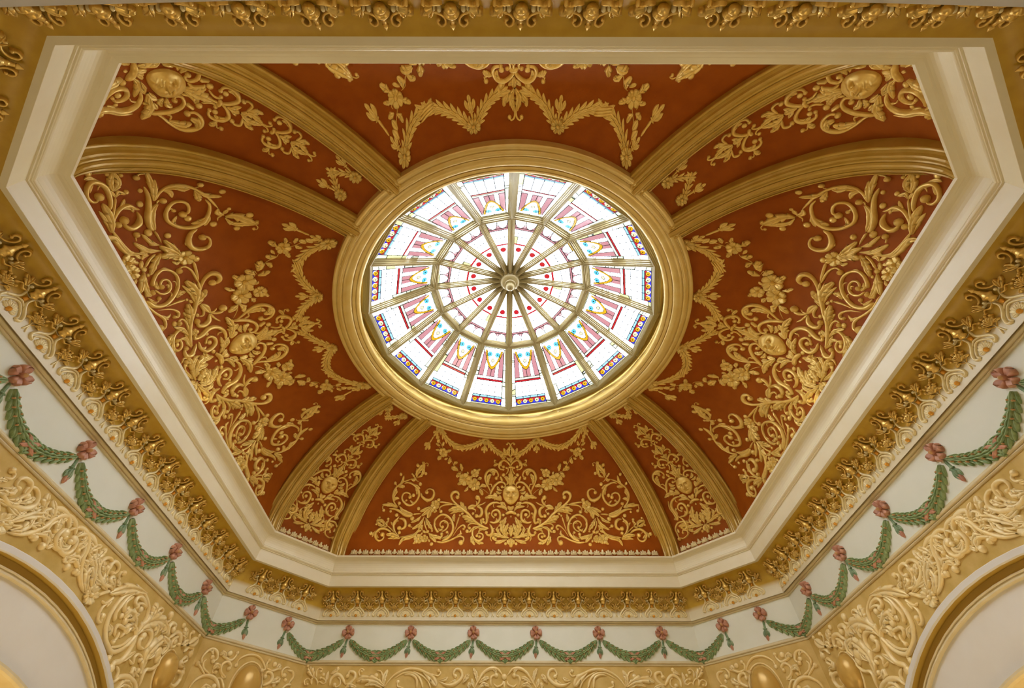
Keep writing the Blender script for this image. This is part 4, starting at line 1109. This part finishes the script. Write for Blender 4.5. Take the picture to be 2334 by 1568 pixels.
for s in range(8):
    mid, d, L, rz = wall_frame(s, .0142)
    n = 15 if s % 2 else 3; sp = SP if s % 2 else .108
    wh = {0: 'upper-left short side', 1: 'left side', 2: 'lower-left short side', 3: 'bottom side', 4: 'lower-right short side', 5: 'right side', 6: 'upper-right short side', 7: 'top side'}[s]
    out = np.array([-d[1], d[0]]);
    if out @ mid < 0: out = -out
    flip = 0
    # local +y of the ornament points out towards the wall
    r = math.atan2(out[1], out[0]) - math.pi / 2
    for k in range(n):
        x = (k - (n - 1) / 2) * sp; p = mid + d * x
        for kind, name, cat, desc, grp, ok in (('bracket', 'scroll_bracket', 'bracket', 'gilded scroll bracket next to the white frame', 'scroll brackets', True),
                                               ('shell', 'shell_ornament', 'shell ornament', 'pale gilt shell above the cream rail', 'shell ornaments', s not in (0, 6, 7))):
            q = p + out * (.06 if kind == 'shell' else .01)
            if ok and infr((q[0], q[1], .91 if kind == 'shell' else .985), 45):
                put(kind, name, (p[0], p[1], .8952), r, f'{desc}, {wh}', cat, f'{grp} along the {wh}')
    if s in (0, 6, 7): continue
    for k in range(n + 1):
        x = (k - n / 2) * sp
        if s % 2 and k in (0, n): x = math.copysign(L / 2 - .012, x)
        elif not s % 2 and k in (0, n): continue
        p = mid + d * x; q = p + out * .06
        if infr((q[0], q[1], .92), 45):
            put('palmette', 'palmette', (p[0], p[1], .8952), r, f'gilded flower sprig between two shells, {wh}', 'palmette', f'flower sprigs along the {wh}')

# ------------------------------------------------------------------ frieze: rosettes and laurel swags
FO = .100
def peri():
    c = np.array(corners(FO)); L = [np.linalg.norm(c[(i + 1) % 8] - c[i]) for i in range(8)]; return c, L
PC, PL = peri()
def fmap_from(s):
    """u runs along wall s from its middle and turns round the corners; v is height"""
    def f(uv, h):
        u = uv[..., 0]; out = np.zeros(u.shape + (3,))
        for ds, lo, hi in ((-1, -9, -PL[s] / 2), (0, -PL[s] / 2, PL[s] / 2), (1, PL[s] / 2, 9)):
            m_ = (u >= lo) & (u < hi) if ds < 1 else (u >= lo)
            i = (s + ds) % 8; A = PC[i]; B = PC[(i + 1) % 8]; d = (B - A) / PL[i]
            a = u + PL[s] / 2 if ds == 0 else (u + PL[s] / 2 + PL[i] if ds < 0 else u - PL[s] / 2)
            out[..., 0] = np.where(m_, A[0] + d[0] * a, out[..., 0]); out[..., 1] = np.where(m_, A[1] + d[1] * a, out[..., 1])
            nn = np.array([-d[1], d[0]]); nn = -nn if nn @ (A + B) > 0 else nn
            out[..., 0] += np.where(m_, nn[0] * h, 0); out[..., 1] += np.where(m_, nn[1] * h, 0)
        out[..., 2] = uv[..., 1]; return out
    return f
RZ_ = .835; SW = .286
def rosette(s, u, label, lean=0):
    mp = fmap_from(s); c = mp(np.array([[u, RZ_]]), np.zeros(1))[0]
    if not infr(c, 30): return
    e = empty('rosette', c, label, 'rosette'); org = (c[0], c[1], c[2] + Z0)
    mb = MB(); s_flower(mb, mp, (u, RZ_), .027, 4, .35, .008, rot=math.pi / 2 + .12); pt = mb.build('petals', M['pink'], e, org=org)
    mb = MB(); s_ball(mb, mp, (u, RZ_), .0062, 1.2, .012); mb.build('flower_centre', M['berry'], pt, org=org)
    b = np.array([u, RZ_ - .025]); t = np.array([-.12 * (lean or -1) * -1, -1.0]); t /= np.linalg.norm(t); n = np.array([-t[1], t[0]])
    mb = MB(); s_tube(mb, mp, [b, b + t * .02, b + t * .034], [.011, .010, .013], 0, 4, .5); s_tube(mb, mp, [b + t * .032 - n * .009, b + t * .032, b + t * .032 + n * .009], [.007], 0, 3, .7, .004); mb.build('stalk', M['green'], e, org=org)
    mb = MB(); p = b + t * .034
    for q in (-1, 0, 1): s_leaf(mb, mp, [p, p + t * .014 + n * q * .007, p + t * .028 + n * q * .009], .013, 0, .45, .004 if q == 0 else 0)
    bl = mb.build('bud_leaves', M['green'], e, org=org)
    mb = MB(); s_leaf(mb, mp, [p + t * .016, p + t * .028, p + t * .043], .013, 0, .5, .002); mb.build('bud', M['pink'], bl, org=org)
def swag(s, u0, u1, label, dip=.077, split=None):
    mp = fmap_from(s); um = (u0 + u1) / 2 if split is None else split
    def curve(n):
        out = []
        for k in range(n + 1):
            f = k / n; x = u0 + (u1 - u0) * f; g = (x - um) / ((u1 - um) if x > um else (um - u0)); z = RZ_ - .018 - dip * (1 - abs(g) ** 1.9); out.append((x, z))
        return np.array(out)
    C = curve(40); P3 = mp(C, np.zeros(len(C)))
    if not any(infr(q, 20) for q in P3): return
    c = P3.mean(0); e = empty('laurel_garland', c, label, 'garland'); org = (c[0], c[1], c[2] + Z0)
    L = np.concatenate([[0], np.cumsum(np.linalg.norm(np.diff(C, axis=0), axis=1))]); tot = L[-1]; lm = np.interp(um, C[:, 0], L)
    at = lambda d: np.array([np.interp(d, L, C[:, 0]), np.interp(d, L, C[:, 1])])
    for half in (0, 1):
        a, b = (0.02, lm) if half == 0 else (tot - .02, lm)
        n = 7; mb = MB(); bb = MB()
        S = np.array([at(a + (b - a) * k / 12) for k in range(13)])
        core = MB(); s_tube(core, mp, S, [.014, .019, .024, .027], 0, 2, .35)
        core.build('garland_core', M['green'], e, org=org)
        for k in range(n):
            d0 = a + (b - a) * k / n; p = at(d0); q = at(d0 + (b - a) / n * .5); t = (q - p) / (np.linalg.norm(q - p) + 1e-9); n_ = np.array([-t[1], t[0]]); wd = .0145 + .0125 * k / n; ln = abs(b - a) / n * 1.35
            for sx in (-1, 0, 1):
                s_leaf(mb, mp, [p + n_ * sx * wd * .25, p + t * ln * .55 + n_ * sx * wd * .50, p + t * ln + n_ * sx * wd * (.98 if sx else 0)], wd * .74, 0, .35, .010 if sx == 0 else .005)
            if k:
                for sx in (-1, 1): s_ball(mb, mp, p + n_ * sx * wd * .38, .0023, 1.2, .012, 1)
        mb.build('laurel_leaves', [M['leafy'], M['berry']], e, org=org)
    for sg in (-1, 1):
        p = at(lm); t = at(lm + .002) - at(lm - .002); t /= np.linalg.norm(t); n_ = np.array([-t[1], t[0]]); mb = MB()
        for o_ in (-.0045, 0, .0045): s_tube(mb, mp, [p - t * .020 * sg - n_ * .016 + t * o_, p + t * o_, p + t * .020 * sg + n_ * .016 + t * o_], [.0055, .005, .0055], 0, 6, .6, .011)
        mb.build('ribbon', M['pink'], e, org=org)
for s in (1, 2, 3, 4, 5):
    nm = {1: 'left', 2: 'lower-left corner', 3: 'bottom', 4: 'lower-right corner', 5: 'right'}[s]
    if s % 2:
        frm = 'from the left' if s == 3 else 'from the top'
        for k in range(6):
            u = (k - 2.5) * SW; j = k
            if s == 5: j = 5 - k
            rosette(s, u, f'pink rosette with green bud on the {nm} frieze, {ORD[j]} {frm}', -1 if s == 3 else 1)
            if k < 5:
                j2 = k if s != 5 else 4 - k
                swag(s, u, u + SW, f'green laurel swag on the {nm} frieze, {ORD[j2]} {frm}')
    else:
        hw = PL[s] / 2; ur = .087
        rosette(s, -ur, f'pink rosette on the {nm} frieze, {"further from" if s == 2 else "nearer"} the bottom wall', 1)
        rosette(s, ur, f'pink rosette on the {nm} frieze, {"nearer" if s == 2 else "further from"} the bottom wall', -1)
        Lp = PL[s - 1] / 2 - 2.5 * SW
        Ln = PL[(s + 1) % 8] / 2 - 2.5 * SW
        swag(s, -hw - Lp, -ur, f'green laurel swag bent round the corner between {"left" if s == 2 else "bottom"} and {nm} friezes', split=-hw)
        swag(s, ur, hw + Ln, f'green laurel swag bent round the corner between {nm} and {"bottom" if s == 2 else "right"} friezes', split=hw)

# ------------------------------------------------------------------ relief scrolls on the ochre walls
def wmap(s):
    c = corners(WO); A = np.array(c[s]); B = np.array(c[(s + 1) % 8]); L = np.linalg.norm(B - A); d = (B - A) / L; mid = (A + B) / 2; nn = np.array([-d[1], d[0]]); nn = -nn if nn @ mid > 0 else nn
    return lambda uv, h: np.stack([mid[0] + d[0] * uv[..., 0] + nn[0] * h, mid[1] + d[1] * uv[..., 0] + nn[1] * h, uv[..., 1]], -1)
visw = lambda p: infr(p, 60)
WF = .66; HCAP = .009
def cabochon(mp, c, rx, rz, ex=None):
    def f(e, org):
        mb = MB(); A = np.linspace(0, 2 * math.pi, 33)[:-1]; R = np.array([1, .98, .85, .6, .3, .01]); H = np.array([-.003, .010, .022, .032, .037, .038])
        uv = np.array(c) + np.stack([np.outer(R, np.cos(A)) * rx, np.outer(R, np.sin(A)) * rz], -1); mb.grid(mp(uv, np.repeat(H[:, None], 32, 1)), closed_v=True); mb.build('cabochon', M['cab'], e, org=org)
        mb = MB(); S = np.array([(c[0] + 1.16 * rx * math.cos(a), c[1] + 1.12 * rz * math.sin(a)) for a in np.linspace(0, 2 * math.pi, 33)]); s_tube(mb, mp, S, [.010, .010], 0, 1, .6); mb.build('cabochon_rim', M['worn'], e, org=org)
    return f
M['cab'] = mat('amber_enamel', (.66, .42, .10), .30, .2)
for s in (1, 5):
    for m_ in (False, True):
        mp = wmap(s); flipu = (s == 5) != m_
        f = (lambda st: xf(st, mir)) if flipu else (lambda st: st)
        if m_: continue_label = 'near half'
        cc = (-.705 if flipu else .705, .543)
        ornament('acanthus_frieze', [f(x) for x in GU['wallL']], mp, M['worn'], f'pale acanthus scrollwork above the {SIDE[s]} arch, {"near" if m_ else "far"} half', 'scroll ornament', visf=visw, extra=None if m_ else cabochon(mp, cc, .047, .060))
for s in (2, 4):
    mp = wmap(s); f = (lambda st: xf(st, mir)) if s == 4 else (lambda st: st)
    ornament('cartouche', [f(x) for x in GU['wallC']], mp, M['worn'], f'gold scroll cartouche round an oval boss on the {WHERE[s].split()[0]} wall', 'cartouche', visf=visw, extra=cabochon(mp, (0, .575), .055, .085))
mp = wmap(3)
for m_ in (False, True):
    f = (lambda st: xf(st, mir)) if m_ else (lambda st: st)
    ornament('acanthus_frieze', [f(x) for x in GU['wallF']] + ([] if m_ else GU['wallFc']), mp, M['worn'], f'pale acanthus scrollwork along the bottom edge, {"right" if m_ else "left"} half', 'scroll ornament', visf=visw)

WF = .88; HCAP = .016
# ------------------------------------------------------------------ stained-glass skylight
R0, Z0s, R1, Z1s, ZT = .640, 1.700, .3607, 1.904, 1.978
def V3(r, z, a): return np.array([CX + r * math.cos(a), r * math.sin(a), z])
sky = empty('skylight', (CX, 0, 1.702), 'round sixteen-sided stained-glass skylight in the middle of the vault', 'skylight'); sorg = (CX, 0, 1.702 + Z0)
def bar(p, q, up, prof, name, m=M['frame']):
    d = (q - p) / np.linalg.norm(q - p); s_ = np.cross(d, up); s_ /= np.linalg.norm(s_); n = np.cross(s_, d); n = n if n[2] < 0 else -n
    mb = MB(); mb.grid(np.array([[x + s_ * a + n * b for a, b in prof] for x in (p, q)])); return mb.build(name, m, sky, smooth=False, org=sorg)
BP = [(-.0165, -.002), (-.0165, .004), (-.0125, .006), (-.0120, .010), (-.0085, .012), (-.0080, .017), (-.005, .0185), (-.0045, .022), (0, .024)]
BP = BP + [(-a, b) for a, b in BP[-2::-1]]
BP = [(a * 1.12, b * 1.1) for a, b in BP]; BS = [(a * .84, b) for a, b in BP]
da = math.pi / 8
for k in range(16):
    a, b = k * da, (k + 1) * da; am = (a + b) / 2
    bar(V3(R0 - .008, Z0s + .006, a), V3(R1, Z1s, a), np.array([0, 0, 1.]), BP, 'mullion')
    bar(V3(R1, Z1s, a), V3(.02, ZT, a), np.array([0, 0, 1.]), BS, 'mullion')
    bar(V3(R1, Z1s, a), V3(R1, Z1s, b), np.array([math.cos(am) * .5, math.sin(am) * .5, 1.]), BP, 'mid_rail')
    bar(V3(R0 - .007, Z0s + .004, a), V3(R0 - .007, Z0s + .004, b), np.array([math.cos(am) * .6, math.sin(am) * .6, 1.]), BP, 'outer_rail')
def seg(mb, P, c, lay): mb.append((P, c, lay))
def disc(x, y, rx, ry, n=12): return [(x + rx * math.cos(t), y + ry * math.sin(t)) for t in np.linspace(0, 2 * math.pi, n + 1)[:-1]]
def panel_glass(a, b, outer, rnd):
    ins = .014
    if outer: c0, c1, c2, c3 = V3(R0 - .004, Z0s + .009, a), V3(R0 - .004, Z0s + .009, b), V3(R1, Z1s + .002, b), V3(R1, Z1s + .002, a)
    else: c0, c1, c2, c3 = V3(R1, Z1s + .002, a), V3(R1, Z1s + .002, b), V3(.03, ZT, b), V3(.03, ZT, a)
    nrm = np.cross(c1 - c0, c3 - c0); nrm /= np.linalg.norm(nrm); nrm = nrm if nrm[2] < 0 else -nrm
    def W(x, y, lay): 
        f = (x + 1) / 2; p = (c0 * (1 - f) + c1 * f) * (1 - y) + (c3 * (1 - f) + c2 * f) * y; return p + nrm * lay * .0011
    mb = MB(); asp = (np.linalg.norm(c1 - c0) + np.linalg.norm(c2 - c3)) / 2 / 2; ht = np.linalg.norm((c3 + c2) / 2 - (c0 + c1) / 2)
    def poly(P, col, lay=1): mb.add([W(x, y, lay) for x, y in P], [tuple(range(len(P)))], GI[col])
    def quad(x0, y0, x1, y1, col, lay=1): poly([(x0, y0), (x1, y0), (x1, y1), (x0, y1)], col, lay)
    def line(P, wd=.0036, lay=3):
        for p, q in zip(P[:-1], P[1:]):
            A_ = W(*p, lay); B_ = W(*q, lay); d = B_ - A_; l = np.linalg.norm(d)
            if l < 1e-6: continue
            s_ = np.cross(d / l, nrm) * wd / 2; mb.add([A_ - s_, B_ - s_, B_ + s_, A_ + s_], [(0, 1, 2, 3)], GI['lead'])
    sx = lambda w_, y: w_ / (np.interp(y, [0, 1], [np.linalg.norm(c1 - c0) / 2, max(np.linalg.norm(c2 - c3) / 2, .006)]))
    quad(-1, 0, 1, 1, 'clear', 0)
    if outer:
        X0 = .66
        for sg in (-1, 1):
            ys = [.0] + sorted(rnd.uniform(.06, .9) for _ in range(8)) + [.93]
            for u, v in zip(ys[:-1], ys[1:]):
                if rnd.random() < .42: poly([(sg * X0, u), (sg * .84, u), (sg * .84, v), (sg * X0, v)], rnd.choice(['pale', 'pale', 'yel', 'pale']))
                line([(sg * X0, v), (sg * .84, v + rnd.uniform(-.02, .02))])
            line([(sg * X0, .0), (sg * X0, .93)]); line([(sg * .85, .0), (sg * .85, .93)])
        quad(-.84, 0, -X0, .045, 'straw'); quad(X0, 0, .84, .045, 'straw')
        for j in range(4): quad(-X0 + j * .33, 0, -X0 + (j + 1) * .33, .065, rnd.choice(['pale', 'grey', 'pale'])); line([(-X0 + j * .33, 0), (-X0 + j * .33, .045)])
        line([(-.85, .065), (.85, .065)], .003)
        DY = .110
        xs = np.linspace(-X0, X0, 67)
        for u, v in zip(xs[:-1], xs[1:]):
            m_ = (u + v) / 2; j = round((m_ + .52) / .26); dx = (m_ - (-.52 + j * .26)) / sx(.0115, DY)
            hh_ = .0115 / ht * math.sqrt(1 - dx * dx) if 0 <= j < 5 and abs(dx) < 1 else 0
            quad(u, .065, v, DY - hh_, 'blue'); quad(u, DY + hh_, v, .155, 'red')
        quad(-X0, .155, X0, .190, 'sky')
        line([(-X0, .155), (X0, .155)], .003); line([(-X0, .190), (X0, .190)])
        for j in range(5):
            x = (-.52 + j * .26)
            D = disc(x, DY, sx(.0115, DY), .0115 / ht, 14)
            poly(D, 'amber' if j % 2 == 0 else 'straw', 2); line(D + [D[0]], .0022, 3)
            poly(disc(x, DY, sx(.003, DY), .003 / ht, 8), 'amber', 4)
        for j in (1, 2, 3): line([(-X0 + j * .33, .155), (-X0 + j * .33, .42)], .0034)
        for y in (.255, .34): line([(-X0, y), (X0, y)], .0034)
        quad(-X0, .418, X0, .447, 'red'); line([(-X0, .418), (X0, .418)]); line([(-X0, .447), (X0, .447)])
        if rnd.random() < .4: quad(-X0, .447, X0, .485, 'pale')
        line([(-X0, .485), (X0, .485)])
        top = lambda x: min(.90, .595 + .30 * (abs(x) / .60) ** 1.7)
        for x0, x1 in ((-X0, -.40), (-.21, 0.0), (0.0, .21), (.40, X0)):
            xm = (x0 + x1) / 2
            poly([(x0, .485), (x1, .485), (x1, top(x1)), (xm, top(xm)), (x0, top(x0))], 'pink'); line([(x0, .485), (x0, top(x0))], .0028); line([(x1, .485), (x1, top(x1))], .0028)
        o_ = [(x, .595 + .30 * (abs(x) / .60) ** 1.7) for x in np.linspace(-.60, .60, 13)]; i_ = [(x * .79, .645 + .25 * (abs(x) / .60) ** 1.7) for x in np.linspace(-.60, .60, 13)]
        for j in range(12): poly([o_[j], o_[j + 1], i_[j + 1], i_[j]], 'amber')
        line(o_, .0026); line(i_, .0026)
        for sg in (-1, 1):
            D = disc(sg * .25, .83, sx(.0125, .83), .0125 / ht, 14); poly(D, 'cyan', 2); line(D + [D[0]], .0020)
            poly(disc(sg * .25, .83, sx(.0035, .83), .0035 / ht, 8), 'blue', 4); line([(sg * .44, .79), (sg * .36, .815)], .0026)
        D = disc(0, .735, sx(.009, .735), .009 / ht, 12); poly(D, 'straw', 2); line(D + [D[0]], .0028); line([(0, .755), (0, .93)], .0030); line([(0, .645), (0, .715)], .0026)
        line([(-.22, .70), (-.06, .72)], .0026); line([(.22, .70), (.06, .72)], .0026)
        line([(-X0, .93), (X0, .93)]); quad(-X0, .93, X0, .96, 'pale')
    else:
        line([(-.74, .02), (-.74, .92)]); line([(.74, .02), (.74, .92)])
        line([(-.78, .035), (.78, .035)]); line([(-.74, .07), (.74, .07)])
        if rnd.random() < .3: quad(-.74, .035, .0, .07, rnd.choice(['yel', 'straw', 'amber']))
        poly([(-.74, .215), (.74, .215), (.74, .185), (-.74, .185)], 'pink'); line([(-.74, .215), (.74, .215)]); line([(-.74, .185), (.74, .185)])
        for cx_ in (-.37, .37):
            top = [(cx_ + .36 * math.sin(t), .07 + .115 * max(0, math.cos(t)) ** .8) for t in np.linspace(-math.pi / 2, math.pi / 2, 11)]
            line(top, .0028)
            for sg in (-1, 1):
                q = [p for p in top if (p[0] - cx_) * sg >= -1e-6]; q.sort(key=lambda p: abs(p[0] - cx_))
                poly(q + [(cx_ + sg * .37, .185), (cx_, .185)], 'pink')
        for j in range(1, 4): line([(-.74 + j * .37, .215), (-.74 + j * .37, .45)], .0030)
        line([(-.74, .33 + rnd.uniform(-.02, .02)), (.74, .33)], .0034); line([(-.74, .27), (-.1, .28)], .0026)
        if rnd.random() < .25: quad(-.74, .33, -.37, .45, 'yel')
        quad(-.70, .45, .70, .475, 'red'); line([(-.74, .475), (.74, .475)], .0022)
        D = disc(0, .545, sx(.0125, .545), .0125 / ht, 12); poly(D, 'red', 2); line(D + [D[0]], .002)
        line([(0, .585), (0, .8)], .0022); line([(-.7, .53), (-.28, .54)], .0022); line([(.7, .53), (.28, .54)], .0022); line([(-.7, .61), (0, .60), (.7, .61)], .0022)
    return mb
rnd = random.Random(4)
for k in range(16):
    for outer in (True, False):
        mb = panel_glass(k * da, (k + 1) * da, outer, rnd); mb.build('glass_panel', GM, sky, smooth=False, org=sorg)
HB = [(.001, 1.990), (.062, 1.985), (.065, 1.970), (.060, 1.963), (.055, 1.961), (.054, 1.955), (.046, 1.952), (.045, 1.943), (.042, 1.935), (.034, 1.930), (.026, 1.927), (.024, 1.922), (.015, 1.920), (.0145, 1.917)]
HB2 = [(.0125, 1.920), (.0185, 1.914), (.0205, 1.905), (.0175, 1.895), (.010, 1.8885), (.0002, 1.887)]
A = np.linspace(0, 2 * math.pi, 49)[:-1]
par = sky
for nm, pf in (('finial_hub', HB), ('finial_ball', HB2)):
    mb = MB(); mb.grid(np.array([[(CX + r * math.cos(t), r * math.sin(t), z) for r, z in pf] for t in A]), closed_u=True)
    o = mb.build(nm, M['frame'], par, org=sorg); par = o; md = o.modifiers.new('e', 'EDGE_SPLIT'); md.split_angle = math.radians(40)
